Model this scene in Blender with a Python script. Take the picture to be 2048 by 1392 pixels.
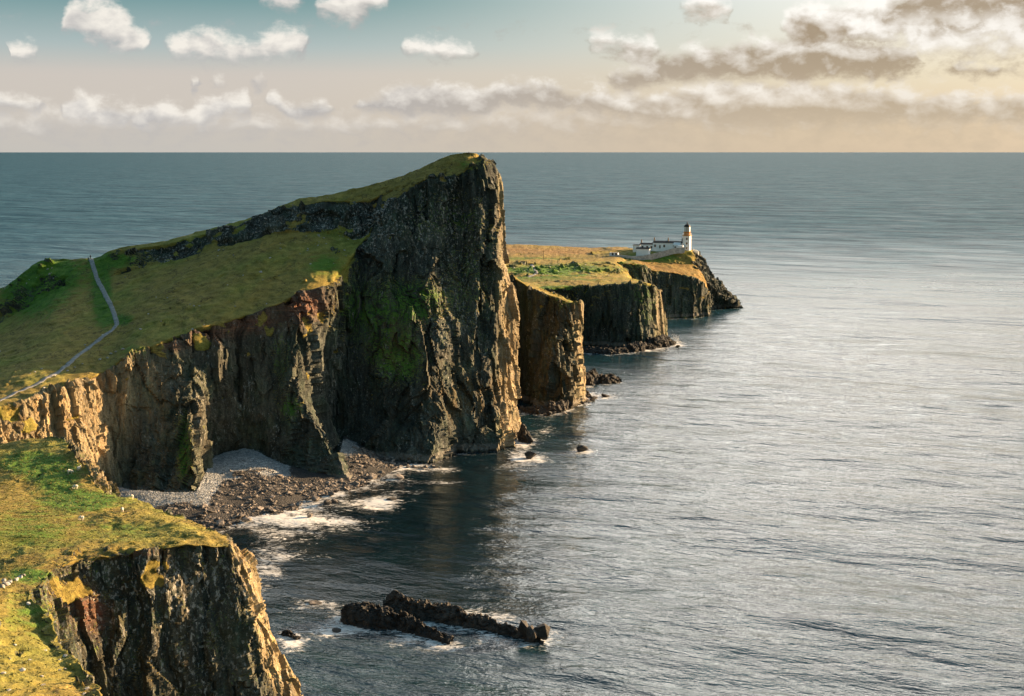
import bpy, bmesh, math, random
import numpy as np
from mathutils import Vector, Matrix

scene = bpy.context.scene
for _o in list(bpy.data.objects):
    bpy.data.objects.remove(_o)
COL = scene.collection
random.seed(7)
rng = np.random.default_rng(11)

# ------------------------------------------------------------------ camera
HC = 105.0                       # eye height above the sea, metres
FPX = 2800.0                     # focal length in pixels of a 2048 px wide frame
PITCH = math.atan((696 - 304) / FPX)
CP, SP = math.cos(PITCH), math.sin(PITCH)
cam_d = bpy.data.cameras.new('camera')
cam = bpy.data.objects.new('camera', cam_d)
COL.objects.link(cam)
cam_d.sensor_width = 36.0
cam_d.lens = FPX / 2048 * 36.0
cam_d.clip_start = 1.0
cam_d.clip_end = 900000.0
cam.location = (0, 0, HC)
cam.rotation_euler = (math.pi / 2 - PITCH, 0, 0)
scene.camera = cam

# ------------------------------------------------------------------ light
SUN_AZ = math.radians(66)        # clockwise from the view axis
SUN_EL = math.radians(13)
sun_dir = Vector((math.sin(SUN_AZ) * math.cos(SUN_EL), math.cos(SUN_AZ) * math.cos(SUN_EL), math.sin(SUN_EL)))
sl = bpy.data.lights.new('sun', 'SUN')
sl.energy = 5.0
sl.angle = math.radians(0.55)
sl.color = (1.0, 0.66, 0.35)
so = bpy.data.objects.new('sun', sl)
COL.objects.link(so)
so.rotation_euler = sun_dir.to_track_quat('Z', 'Y').to_euler()
so.location = (300, 0, 300)

scene.view_settings.view_transform = 'Standard'
scene.view_settings.look = 'None'
scene.view_settings.gamma = 1.0
scene.view_settings.exposure = 1.85
scene.view_settings.use_curve_mapping = False
cy = scene.cycles
cy.max_bounces = 4; cy.diffuse_bounces = 2; cy.glossy_bounces = 2; cy.transmission_bounces = 3; cy.volume_bounces = 0
cy.caustics_reflective = False; cy.caustics_refractive = False
cy.sample_clamp_indirect = 4.0

def px_dir(px, py):
    dx = (px - 1024) / FPX
    dy = -(py - 696) / FPX
    return np.array([dx, CP + dy * SP, -SP + dy * CP])

def srgb(r, g, b):
    f = lambda c: (c / 255 / 12.92) if c / 255 <= 0.04045 else ((c / 255 + 0.055) / 1.055) ** 2.4
    return (f(r), f(g), f(b), 1.0)

class NT:
    """small helper for node trees"""
    def __init__(self, tree):
        self.t = tree
        self.t.nodes.clear()
    def n(self, kind, **kw):
        nd = self.t.nodes.new(kind)
        for k, v in kw.items():
            if k == 'ins':
                for kk, vv in v.items():
                    self.set(nd.inputs[kk], vv)
            else:
                setattr(nd, k, v)
        return nd
    def set(self, sock, v):
        if isinstance(v, bpy.types.NodeSocket):
            self.t.links.new(v, sock)
        elif isinstance(v, bpy.types.Node):
            self.t.links.new(v.outputs[0], sock)
        else:
            sock.default_value = v
    def math(self, op, a, b=0.0, c=0.0, clamp=False):
        nd = self.n('ShaderNodeMath', operation=op, use_clamp=clamp)
        self.set(nd.inputs[0], a); self.set(nd.inputs[1], b); self.set(nd.inputs[2], c)
        return nd.outputs[0]
    def vmath(self, op, a, b=(0, 0, 0), scale=None):
        nd = self.n('ShaderNodeVectorMath', operation=op)
        self.set(nd.inputs[0], a); self.set(nd.inputs[1], b)
        if scale is not None:
            self.set(nd.inputs['Scale'], scale)
        return nd.outputs['Value'] if op in ('LENGTH', 'DOT_PRODUCT', 'DISTANCE') else nd.outputs[0]
    def mix(self, fac, a, b, mode='MIX', clamp_f=True):
        nd = self.n('ShaderNodeMix', data_type='RGBA', blend_type=mode)
        nd.clamp_factor = clamp_f
        self.set(nd.inputs[0], fac); self.set(nd.inputs[6], a); self.set(nd.inputs[7], b)
        return nd.outputs[2]
    def sstep(self, v, lo, hi, a=0.0, b=1.0):
        nd = self.n('ShaderNodeMapRange', interpolation_type='SMOOTHSTEP')
        self.set(nd.inputs[0], v); self.set(nd.inputs[1], lo); self.set(nd.inputs[2], hi)
        self.set(nd.inputs[3], a); self.set(nd.inputs[4], b)
        return nd.outputs[0]
    def noise(self, vec, scale, detail=4.0, rough=0.55, dist=0.0, lac=2.0):
        nd = self.n('ShaderNodeTexNoise')
        self.set(nd.inputs['Vector'], vec)
        nd.inputs['Scale'].default_value = scale; nd.inputs['Detail'].default_value = detail
        nd.inputs['Roughness'].default_value = rough; nd.inputs['Distortion'].default_value = dist
        nd.inputs['Lacunarity'].default_value = lac
        return nd.outputs[0]
    def ramp(self, fac, stops):
        nd = self.n('ShaderNodeValToRGB')
        self.set(nd.inputs[0], fac)
        el = nd.color_ramp.elements
        while len(el) < len(stops):
            el.new(0.5)
        for e, (p, c) in zip(el, stops):
            e.position = p; e.color = c
        return nd.outputs[0]
    def comb(self, x, y, z=0.0):
        nd = self.n('ShaderNodeCombineXYZ')
        self.set(nd.inputs[0], x); self.set(nd.inputs[1], y); self.set(nd.inputs[2], z)
        return nd.outputs[0]
    def sep(self, v):
        nd = self.n('ShaderNodeSeparateXYZ')
        self.set(nd.inputs[0], v)
        return nd.outputs

# ------------------------------------------------------------------ sky
def dir_azel(px, py):
    d = px_dir(px, py)
    return math.atan2(d[0], d[1]), math.atan2(d[2], math.hypot(d[0], d[1]))

# cloud layers seen from here, each a strip of flat-bottomed clouds: stops (px, top, bottom, darkness 0..1), heights as rows of the photograph
GAP = (30, -30, 0)
LAYERS = [
    # far low bank
    dict(soft=30, op=0.55, stops=[(0, 238, 268, .3), (180, 230, 270, .3), (420, 236, 266, .3), (620, 250, 268, .4), (900, 225, 272, .4), (1150, 205, 280, .5),
                                  (1400, 198, 282, .55), (1650, 195, 280, .6), (1850, 205, 285, .5), (2048, 214, 285, .5)]),
    dict(soft=11, op=0.97, stops=[(0, 196, 232, .2), (70, 206, 226, .2), (100, None, 215, 0), (128, 205, 240, .1), (160, 192, 244, .05), (200, 214, 246, .25), (260, 222, 250, .3),
                                  (320, 206, 250, .1), (372, 224, 252, .2), (400, 206, 246, .1), (440, 194, 236, .05), (490, 196, 240, .15), (520, None, 215, 0), (545, 186, 216, 0),
                                  (580, 214, 238, .7), (640, 204, 240, .6), (690, None, 225, .6), (725, 204, 226, .9), (800, 178, 232, .75), (870, 168, 232, .6), (950, 182, 236, .6),
                                  (1010, 166, 216, .7), (1090, 168, 222, .8), (1150, 186, 222, .6), (1250, 190, 240, .45), (1420, 172, 250, .4), (1700, 176, 250, .55), (1880, 196, 250, .5)]),
    dict(soft=12, op=0.95, stops=[(0, None, 170, 0), (365, None, 172, 0), (385, 166, 182, .3), (405, None, 172, 0), (440, 162, 182, 0), (475, None, 172, 0), (520, 160, 180, 0), (555, None, 170, 0),
                                  (1195, None, 160, 0), (1230, 142, 184, .7), (1290, 136, 182, .8), (1330, 112, 166, .85), (1420, 100, 168, .8), (1530, 84, 168, .65), (1640, 82, 170, .7),
                                  (1760, 92, 162, .55), (1830, 100, 150, .3), (1870, None, 150, .5), (1920, 146, 164, .8), (1985, 150, 164, .8), (2020, None, 155, .5)]),
    dict(soft=13, op=0.97, stops=[(0, 56, 74, .1), (16, None, 90, 0), (24, 108, 136, 0), (70, 106, 136, .05), (102, None, 100, 0), (150, 30, 70, .1), (190, 24, 100, 0), (240, 28, 118, 0),
                                  (285, 80, 124, .1), (310, None, 95, 0), (352, 90, 126, 0), (410, 66, 130, 0), (470, 92, 132, 0), (505, 92, 128, 0), (560, 70, 130, 0), (610, 78, 112, .1),
                                  (640, None, 95, 0), (785, None, 105, .2), (815, 88, 122, .1), (880, 92, 124, 0), (945, 108, 122, 0), (965, None, 115, 0), (1160, None, 90, 0), (1190, 74, 106, 0), (1290, 92, 132, .2),
                                  (1345, None, 110, 0), (1535, None, 70, .3)][:31] + [(1585, 30, 96, .35)]),
    dict(soft=13, op=0.95, stops=[(0, None, 20, 0), (495, None, 8, 0), (530, -8, 20, 0), (590, -14, 34, 0), (622, None, 20, 0), (642, 0, 44, 0), (700, -12, 54, 0), (770, -16, 30, 0), (795, None, 10, 0),
                                  (1345, None, 25, 0), (1378, 8, 46, 0), (1412, -4, 52, 0), (1450, 22, 48, 0), (1472, None, 30, 0), (1560, None, 60, .2), (1610, 22, 86, .2), (1680, 22, 92, .1), (1740, 26, 100, .0),
                                  (1790, 14, 64, .75), (1860, 2, 60, 1.0), (1960, 6, 64, .95), (2048, 8, 70, .85)]),
    dict(soft=26, op=0.80, stops=[(0, None, 60, 0), (1640, None, 70, 0), (1720, 70, 100, 0), (1850, 56, 130, 0), (2048, 56, 140, 0)]),
]
world = bpy.data.worlds.new('World')
scene.world = world
world.use_nodes = True

Wd = NT(world.node_tree)
tc = Wd.n('ShaderNodeTexCoord')
dx, dy, dz = Wd.sep(tc.outputs['Generated'])[:3]
az = Wd.math('ARCTAN2', dx, dy)
el = Wd.math('ARCSINE', dz)
uvv = Wd.comb(az, el, 0.0)
sky = Wd.n('ShaderNodeTexSky', sky_type='NISHITA')
sky.sun_disc = False
sky.sun_elevation = SUN_EL
sky.sun_rotation = SUN_AZ
sky.altitude = 50
sky.air_density = 1.2
sky.dust_density = 2.5
sky.ozone_density = 1.5
K = 10.0                                            # the Background strength is 0.1
def E(c, k=1.0):
    return (c[0] * k, c[1] * k, c[2] * k, 1.0)
EXPO = 2 ** -scene.view_settings.exposure
t_el = Wd.math('MULTIPLY', el, 1.0, clamp=True)
def px_el(py):                                      # elevation stop for a height in the photograph
    return max(0.0, dir_azel(1024, py)[1])
left = Wd.ramp(t_el, [(0.0, srgb(206, 202, 196)), (px_el(210), srgb(206, 199, 194)), (px_el(150), srgb(202, 194, 192)),
                      (px_el(95), srgb(160, 178, 186)), (px_el(0), srgb(76, 130, 142)), (0.3, srgb(96, 142, 156)), (1.0, srgb(96, 138, 162))])
right = Wd.ramp(t_el, [(0.0, srgb(216, 198, 174)), (px_el(230), srgb(214, 197, 174)), (px_el(150), srgb(216, 206, 188)),
                       (px_el(80), srgb(230, 224, 214)), (px_el(0), (0.92, 0.90, 0.87, 1)), (0.15, (2.0, 1.95, 1.86, 1)), (0.22, (8.0, 7.35, 6.5, 1)), (0.36, (6.8, 6.4, 5.8, 1)), (0.62, (0.6, 0.65, 0.7, 1)), (1.0, srgb(96, 138, 162))])  # unseen band above the frame, brightness added to silver the sea
mixlr = Wd.sstep(Wd.math('ADD', az, Wd.math('ADD', Wd.math('MULTIPLY', Wd.sstep(el, 0.0, 0.1), -0.10), Wd.sstep(el, 0.11, 0.22, 0.0, 0.26))), -0.26, 0.24)
mixlr = Wd.math('MULTIPLY', mixlr, Wd.sstep(az, 2.0, 0.8))
grad = Wd.mix(mixlr, left, right)
# warm light round the sun, which stands to the right of the frame
sd = Wd.vmath('DOT_PRODUCT', tc.outputs['Generated'], tuple(sun_dir))
glow = Wd.math('POWER', Wd.math('MAXIMUM', sd, 0.0), 8.0)
grad = Wd.mix(glow, grad, (0.8, 0.66, 0.48, 1), 'ADD', False)
base = Wd.mix(0.86, sky.outputs[0], Wd.mix(1.0, grad, (K * EXPO, K * EXPO, K * EXPO, 1), 'MULTIPLY'))
KC = (K * EXPO, K * EXPO, K * EXPO, 1)
nw = Wd.n('ShaderNodeTexNoise')
Wd.set(nw.inputs['Vector'], Wd.vmath('MULTIPLY', uvv, (1, 1.6, 1)))
nw.inputs['Scale'].default_value = 30; nw.inputs['Detail'].default_value = 3
wsx, wsy = Wd.sep(nw.outputs['Color'])[:2]
billow = Wd.noise(Wd.vmath('MULTIPLY', uvv, (1.0, 1.5, 1)), 58, 5, 0.52, 0.25)
bill2 = Wd.noise(Wd.vmath('ADD', Wd.vmath('MULTIPLY', uvv, (1.0, 1.5, 1)), (-0.005, -0.009, 0)), 58, 4, 0.52, 0.25)
fine = Wd.noise(Wd.vmath('MULTIPLY', uvv, (1.0, 1.6, 1)), 330, 3, 0.6)
relief = Wd.math('MULTIPLY', Wd.math('SUBTRACT', billow, bill2), 1.7)
edge_n = Wd.math('ADD', Wd.math('MULTIPLY_ADD', billow, 5.4, -2.5), Wd.math('MULTIPLY_ADD', fine, 1.3, -0.62))
AZR = 0.8
uu = Wd.math('ADD', Wd.math('MULTIPLY_ADD', az, 1 / AZR, 0.5), Wd.math('MULTIPLY_ADD', wsx, 0.016, -0.008))
vp = Wd.math('MULTIPLY_ADD', el, -FPX, 304.0)
vp = Wd.math('ADD', vp, Wd.math('MULTIPLY_ADD', wsy, 22.0, -11.0))
mixc = Wd.sstep(az, -0.22, 0.24)
lit_c = Wd.mix(mixc, srgb(246, 240, 230), (1.06, 1.02, 0.95, 1))
shd_c = Wd.mix(mixc, srgb(184, 182, 182), srgb(170, 152, 128))
hzc = Wd.mix(mixc, srgb(212, 206, 200), srgb(214, 197, 172))
lowf = Wd.math('MULTIPLY', Wd.sstep(el, 0.01, 0.075, 0.72, 0.0), Wd.math('MULTIPLY_ADD', mixc, 0.85, 0.10))
skyc = base
for L in LAYERS:
    stops = []
    for (p_, top, bot, dk) in L['stops']:
        if top is None:
            top, bot = bot + 24, bot - 24
        stops.append((dir_azel(p_, 150)[0] / AZR + 0.5, ((top + 100) / 600, (bot + 100) / 600, dk, 1.0)))
    assert len(stops) <= 32
    nd = Wd.n('ShaderNodeValToRGB')
    nd.color_ramp.interpolation = 'EASE'
    els = nd.color_ramp.elements
    while len(els) < len(stops):
        els.new(0.5)
    for e_, (p_, c_) in zip(els, stops):
        e_.position = p_; e_.color = c_
    Wd.set(nd.inputs[0], uu)
    T, Bo, Dk = Wd.sep(nd.outputs[0])[:3]
    T = Wd.math('MULTIPLY_ADD', T, 600, -100.0); Bo = Wd.math('MULTIPLY_ADD', Bo, 600, -100.0)
    dens = Wd.math('DIVIDE', Wd.math('MINIMUM', Wd.math('SUBTRACT', vp, T), Wd.math('SUBTRACT', Bo, vp)), float(L['soft']))
    dens = Wd.math('ADD', dens, edge_n)
    al = Wd.sstep(dens, -0.95, 1.75, 0.0, L['op'])
    hf = Wd.math('DIVIDE', Wd.math('SUBTRACT', Bo, vp), Wd.math('MAXIMUM', Wd.math('SUBTRACT', Bo, T), 12.0))
    sh = Wd.math('ADD', Wd.math('SUBTRACT', Wd.math('MULTIPLY_ADD', hf, 1.15, 0.14), Wd.math('MULTIPLY', Dk, 0.80)), relief, clamp=True)
    cc = Wd.mix(sh, shd_c, lit_c)
    cc = Wd.mix(lowf, cc, hzc)
    skyc = Wd.mix(al, skyc, Wd.mix(1.0, cc, KC, 'MULTIPLY'))
# broken cloud goes on above the frame, thicker on the sun's side, thinning overhead
big = Wd.noise(Wd.vmath('MULTIPLY', uvv, (1.0, 1.7, 1)), 4.2, 5, 0.55)
cov = Wd.math('ADD', big, Wd.math('MULTIPLY', Wd.math('ABSOLUTE', mixlr), 0.12))
cov = Wd.math('SUBTRACT', cov, Wd.sstep(el, 0.35, 0.9, 0.0, 0.25))
ca = Wd.math('MULTIPLY', Wd.sstep(cov, 0.52, 0.68), Wd.sstep(el, 0.11, 0.16))
cco = Wd.mix(mixlr, srgb(200, 200, 196), (2.4, 2.3, 2.15, 1))
cco = Wd.mix(glow, cco, (0.5, 0.4, 0.28, 1), 'ADD', False)
skyc = Wd.mix(ca, skyc, Wd.mix(1.0, cco, KC, 'MULTIPLY'))
bg = Wd.n('ShaderNodeBackground')
Wd.set(bg.inputs[0], skyc)
bg.inputs[1].default_value = 0.1
wo = Wd.n('ShaderNodeOutputWorld')
Wd.set(wo.inputs[0], bg.outputs[0])
world.cycles.sampling_method = 'NONE'

# ------------------------------------------------------------------ points in the place
def W(px, py, Y):                   # the point on that sight line at ground distance Y
    d = px_dir(px, py)
    return np.array([0, 0, HC]) + d * (Y / d[1])
def Zp(px, py, z):                  # ... at height z
    d = px_dir(px, py)
    return np.array([0, 0, HC]) + d * ((z - HC) / d[2])
def F(px, Y, z):                    # at distance Y and height z
    depth = Y * CP - (z - HC) * SP
    return np.array([(px - 1024) / FPX * depth, Y, z])
def project(P):
    q = P - np.array([0, 0, HC])
    depth = q[..., 1] * CP - q[..., 2] * SP
    up = q[..., 1] * SP + q[..., 2] * CP
    return 1024 + FPX * q[..., 0] / depth, 696 - FPX * up / depth

# ------------------------------------------------------------------ numpy noise
def _hash(ix, iy, iz, seed):
    h = (ix.astype(np.int64) * 374761393 + iy.astype(np.int64) * 668265263 + iz.astype(np.int64) * 2147483647 + seed * 1274126177) & 0xFFFFFFFF
    h = ((h ^ (h >> 13)) * 1274126177) & 0xFFFFFFFF
    h = ((h ^ (h >> 16)) * 2246822519) & 0xFFFFFFFF
    h = (h ^ (h >> 15)) & 0xFFFFFFFF
    return h.astype(np.float64) / 4294967295.0
def vnoise(P, seed=0):
    I = np.floor(P).astype(np.int64); f = P - I
    f = f * f * f * (f * (f * 6 - 15) + 10)
    out = 0
    for dx in (0, 1):
        wx = f[:, 0] if dx else 1 - f[:, 0]
        for dy in (0, 1):
            wy = f[:, 1] if dy else 1 - f[:, 1]
            for dz in (0, 1):
                wz = f[:, 2] if dz else 1 - f[:, 2]
                out = out + _hash(I[:, 0] + dx, I[:, 1] + dy, I[:, 2] + dz, seed) * wx * wy * wz
    return out * 2 - 1
def fbm(P, oct=4, seed=0, gain=0.5):
    a, s, n = 1.0, 0.0, 0.0
    for o in range(oct):
        s = s + a * vnoise(P * (2.03 ** o), seed + o * 17)
        n += a; a *= gain
    return s / n
def facets(P, seed=0, tilt=0.9):
    """broken rock: every Voronoi cell is a tilted plane of its own"""
    B = np.floor(P - 0.5).astype(np.int64)
    best = np.full(len(P), 1e9); val = np.zeros(len(P))
    for dx in (0, 1):
        for dy in (0, 1):
            for dz in (0, 1):
                c = B + np.array([dx, dy, dz])
                j = np.stack([_hash(c[:, 0], c[:, 1], c[:, 2], seed + k) for k in range(3)], 1)
                q = P - (c + 0.1 + 0.8 * j)
                d = (q * q).sum(1)
                m = d < best
                h = _hash(c[:, 0], c[:, 1], c[:, 2], seed + 5)
                g = np.stack([_hash(c[:, 0], c[:, 1], c[:, 2], seed + 6 + k) for k in range(3)], 1) - 0.5
                v = (h - 0.5) * 1.0 + tilt * (g * q).sum(1)
                val = np.where(m, v, val); best = np.where(m, d, best)
    return val
def sm(x, a, b):
    t = np.clip((x - a) / (b - a), 0, 1)
    return t * t * (3 - 2 * t)

def pchip(x, y, xq):
    """monotone cubic through stations, y (n, ...)"""
    n = len(x); h = np.diff(x)[:, None]
    yf = y.reshape(n, -1); d = np.diff(yf, axis=0) / h
    m = np.zeros_like(yf)
    m[0] = d[0]; m[-1] = d[-1]
    same = d[:-1] * d[1:] > 0
    w1 = 2 * h[1:] + h[:-1]; w2 = h[1:] + 2 * h[:-1]
    with np.errstate(divide='ignore', invalid='ignore'):
        hm = (w1 + w2) / (w1 / d[:-1] + w2 / d[1:])
    m[1:-1] = np.where(same, hm, 0)
    i = np.clip(np.searchsorted(x, xq, side='right') - 1, 0, n - 2)
    t = ((xq - x[i]) / (x[i + 1] - x[i]))[:, None]; hh = (x[i + 1] - x[i])[:, None]
    r = (2 * t**3 - 3 * t**2 + 1) * yf[i] + (t**3 - 2 * t**2 + t) * hh * m[i] + (-2 * t**3 + 3 * t**2) * yf[i + 1] + (t**3 - t**2) * hh * m[i + 1]
    return r.reshape((len(xq),) + y.shape[1:])

def blur(A, axis, n):
    for _ in range(n):
        B = A.copy()
        sl0 = [slice(None)] * A.ndim; sl1 = list(sl0); sl2 = list(sl0)
        sl0[axis] = slice(0, -2); sl1[axis] = slice(1, -1); sl2[axis] = slice(2, None)
        B[tuple(sl1)] = 0.25 * A[tuple(sl0)] + 0.5 * A[tuple(sl1)] + 0.25 * A[tuple(sl2)]
        A = B
    return A

def loft(stations, grass, rows, step, key):
    """stations: list of lists of points (one per rail); grass: per station a list (one per strip between rails)"""
    S = np.array(stations)                                  # ns, nr, 3
    Gs = np.array(grass, dtype=float)                       # ns, nr-1
    dist = np.linalg.norm(np.diff(S[:, key], axis=0), axis=1).mean(axis=1) if isinstance(key, list) else np.linalg.norm(np.diff(S[:, key], axis=0), axis=1)
    x = np.concatenate([[0], np.cumsum(np.maximum(dist, 1.0))])
    nu = int(x[-1] / step)
    xq = np.linspace(0, x[-1], nu)
    R = pchip(x, S, xq)                                     # nu, nr, 3
    Gq = pchip(x, Gs, xq)
    Pl, Gl = [], []
    for k, n in enumerate(rows):
        t = np.linspace(0, 1, n, endpoint=(k == len(rows) - 1))
        Pl.append(R[:, None, k] * (1 - t)[None, :, None] + R[:, None, k + 1] * t[None, :, None])
        Gl.append(np.repeat(Gq[:, k:k + 1], n, axis=1))
    P = np.concatenate(Pl, 1); Gr = np.concatenate(Gl, 1)
    P = blur(P, 1, 10); Gr = blur(Gr, 1, 4)
    return P, Gr

def grid_normals(P):
    du = np.gradient(P, axis=0); dv = np.gradient(P, axis=1)
    n = np.cross(dv, du)
    n /= np.linalg.norm(n, axis=2, keepdims=True) + 1e-9
    return n

def grid_mesh(name, P, masks, mat, flat=None, flip=False):
    nu, nv = P.shape[:2]
    me = bpy.data.meshes.new(name)
    idx = np.arange(nu * nv).reshape(nu, nv)
    q = np.stack([idx[:-1, :-1], idx[:-1, 1:], idx[1:, 1:], idx[1:, :-1]], -1).reshape(-1, 4)
    if flip:
        q = q[:, ::-1]
    me.vertices.add(nu * nv); me.vertices.foreach_set('co', P.reshape(-1).astype(np.float32))
    me.loops.add(q.size); me.loops.foreach_set('vertex_index', q.reshape(-1).astype(np.int32))
    me.polygons.add(len(q))
    me.polygons.foreach_set('loop_start', np.arange(0, q.size, 4, dtype=np.int32))
    if flat is not None:
        fl = flat[:-1, :-1].reshape(-1)
        me.polygons.foreach_set('use_smooth', ~fl)
    else:
        me.polygons.foreach_set('use_smooth', np.ones(len(q), bool))
    me.update(calc_edges=True)
    for k, v in masks.items():
        a = me.attributes.new(k, 'FLOAT', 'POINT')
        a.data.foreach_set('value', v.reshape(-1).astype(np.float32))
    me.materials.append(mat)
    o = bpy.data.objects.new(name, me)
    COL.objects.link(o)
    return o

# ------------------------------------------------------------------ materials
def new_mat(name):
    m = bpy.data.materials.new(name)
    m.use_nodes = True
    return m, NT(m.node_tree)

def land_material():
    m, N = new_mat('rock_and_turf')
    geo = N.n('ShaderNodeNewGeometry')
    pos = geo.outputs['Position']
    def at(nm):
        a = N.n('ShaderNodeAttribute'); a.attribute_name = nm
        return a.outputs['Fac']
    grass, green, red, tan, pale, light = at('grass'), at('green'), at('red'), at('tan'), at('pale'), at('light')
    # --- rock
    vert = N.vmath('MULTIPLY', pos, (1, 1, 0.22))
    n1 = N.noise(vert, 0.16, 6, 0.6)
    n2 = N.noise(vert, 0.9, 5, 0.62)
    n3 = N.noise(pos, 2.4, 4, 0.6)
    tone = N.math('ADD', N.math('MULTIPLY', n1, 0.45), N.math('ADD', N.math('MULTIPLY', n2, 0.35), N.math('MULTIPLY', n3, 0.2)))
    rock = N.ramp(tone, [(0.33, (0.008, 0.009, 0.0085, 1)), (0.45, (0.026, 0.028, 0.025, 1)), (0.56, (0.066, 0.066, 0.057, 1)), (0.68, (0.17, 0.16, 0.135, 1))])
    rock = N.mix(1.0, rock, (0.98, 1.14, 1.10, 1), 'MULTIPLY')
    rock = N.mix(light, rock, N.mix(1.0, N.mix(1.0, rock, (4.6, 3.2, 2.15, 1), 'MULTIPLY'), (0.062, 0.042, 0.026, 1), 'ADD'))  # sunlit brightness and warmth painted into the rock colour
    warmn = N.noise(vert, 0.33, 4, 0.6)
    rock = N.mix(N.math('MULTIPLY', N.sstep(warmn, 0.48, 0.72), 0.45), rock, N.mix(1.0, rock, (1.35, 1.0, 0.72, 1), 'MULTIPLY'))
    # greenish algae on sheltered rock
    alg = N.noise(pos, 0.11, 5, 0.6)
    rock = N.mix(N.math('MULTIPLY', N.sstep(alg, 0.45, 0.62), N.math('MULTIPLY_ADD', light, -0.5, 0.55)), rock, N.mix(1.0, rock, (0.62, 0.92, 0.70, 1), 'MULTIPLY'))
    # rust-red and ochre beds
    beds = N.noise(N.vmath('MULTIPLY', pos, (0.05, 0.05, 1.3)), 1.0, 4, 0.6, 0.4)
    redc = N.ramp(beds, [(0.35, (0.05, 0.035, 0.028, 1)), (0.48, (0.20, 0.075, 0.040, 1)), (0.58, (0.10, 0.055, 0.040, 1)), (0.68, (0.30, 0.13, 0.065, 1))])
    rock = N.mix(N.math('MULTIPLY', red, 0.85), rock, redc)
    och = N.noise(vert, 0.5, 5, 0.65)
    rock = N.mix(N.math('MULTIPLY', tan, N.sstep(och, 0.40, 0.58)), rock, (0.17, 0.10, 0.022, 1))
    # pale lichen flecks
    st2 = N.vmath('MULTIPLY', pos, (1, 1, 0.55))
    clus = N.sstep(N.math('ADD', N.noise(vert, 0.22, 4, 0.6), N.math('MULTIPLY', pale, 0.16)), 0.46, 0.66)
    fl = N.math('MULTIPLY', N.sstep(N.math('ADD', N.noise(st2, 1.5, 4, 0.66), N.math('MULTIPLY', pale, 0.03)), 0.565, 0.64), clus)
    rock = N.mix(N.math('MULTIPLY', fl, 0.85), rock, (0.36, 0.35, 0.31, 1))
    fl2 = N.math('MULTIPLY', N.sstep(N.noise(st2, 4.0, 2, 0.65), 0.60, 0.68), N.sstep(N.noise(vert, 0.4, 3), 0.42, 0.62))
    rock = N.mix(N.math('MULTIPLY', fl2, 0.5), rock, (0.40, 0.385, 0.34, 1))
    # a bleached tide band just above the water
    pz = N.sep(pos)[2]
    tide = N.math('MULTIPLY', N.sstep(pz, 0.6, 1.4), N.sstep(N.math('ADD', pz, N.math('MULTIPLY', n2, 2.0)), 4.2, 3.4))
    rock = N.mix(N.math('MULTIPLY', tide, 0.55), rock, (0.22, 0.20, 0.17, 1))
    rock = N.mix(N.sstep(pz, 1.0, 0.2), rock, (0.022, 0.022, 0.020, 1))
    # --- turf
    g0 = N.noise(pos, 0.035, 4, 0.55)
    g1 = N.noise(N.vmath('MULTIPLY', pos, (1, 1, 2.4)), 0.30, 5, 0.6)
    g2 = N.noise(pos, 2.2, 4, 0.65)
    g3 = N.noise(N.vmath('MULTIPLY', pos, (1.0, 1.0, 3.0)), 7.0, 3, 0.7)
    gt = N.math('ADD', N.math('MULTIPLY', g1, 0.40), N.math('ADD', N.math('MULTIPLY', g2, 0.33), N.math('MULTIPLY', g3, 0.27)))
    turf = N.ramp(gt, [(0.33, (0.028, 0.032, 0.007, 1)), (0.43, (0.098, 0.108, 0.020, 1)), (0.53, (0.182, 0.184, 0.036, 1)), (0.65, (0.33, 0.295, 0.080, 1))])
    turf_b = N.ramp(gt, [(0.33, (0.035, 0.027, 0.008, 1)), (0.45, (0.155, 0.120, 0.030, 1)), (0.57, (0.25, 0.192, 0.050, 1)), (0.69, (0.38, 0.30, 0.10, 1))])
    turf = N.mix(N.sstep(g0, 0.34, 0.56), turf, turf_b)
    lush = N.ramp(gt, [(0.33, (0.012, 0.030, 0.004, 1)), (0.45, (0.040, 0.100, 0.010, 1)), (0.57, (0.085, 0.160, 0.020, 1)), (0.70, (0.16, 0.22, 0.045, 1))])
    gm = N.sstep(N.math('ADD', green, N.math('MULTIPLY_ADD', g1, 0.9, -0.45)), 0.32, 0.72)
    turf = N.mix(gm, turf, lush)
    # sheep tracks and torn turf: thin lines of bare earth
    trk = N.math('ABSOLUTE', N.math('SUBTRACT', N.noise(N.vmath('MULTIPLY', pos, (1, 1, 2.2)), 0.11, 4, 0.55, 0.3), 0.5))
    trk = N.math('MULTIPLY', N.sstep(trk, 0.012, 0.004), N.sstep(g0, 0.42, 0.55))
    turf = N.mix(N.math('MULTIPLY', trk, 0.75), turf, (0.035, 0.026, 0.014, 1))
    moor = N.ramp(gt, [(0.33, (0.05, 0.030, 0.010, 1)), (0.46, (0.18, 0.098, 0.034, 1)), (0.58, (0.29, 0.165, 0.062, 1)), (0.70, (0.36, 0.24, 0.10, 1))])
    turf = N.mix(1.0, turf, (1.28, 1.26, 1.2, 1), 'MULTIPLY')
    turf = N.mix(N.math('MULTIPLY', tan, 0.9), turf, moor)
    # --- where turf holds: painted strips, plus ledges flat enough to carry it
    nz = N.sep(geo.outputs['Normal'])[2]
    edge = N.noise(pos, 0.55, 5, 0.65)
    edge2 = N.noise(pos, 3.0, 3, 0.65)
    gf = N.math('ADD', grass, N.math('ADD', N.math('MULTIPLY_ADD', edge, 0.9, -0.45), N.math('MULTIPLY_ADD', edge2, 0.5, -0.25)))
    gf = N.sstep(gf, 0.40, 0.56)
    ledge = N.math('MULTIPLY', N.sstep(nz, 0.42, 0.72), N.sstep(N.math('ADD', edge, N.math('MULTIPLY', green, 0.8)), 0.62, 0.78))
    ledge = N.math('MULTIPLY', ledge, N.sstep(pz, 3.0, 7.0))
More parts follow.
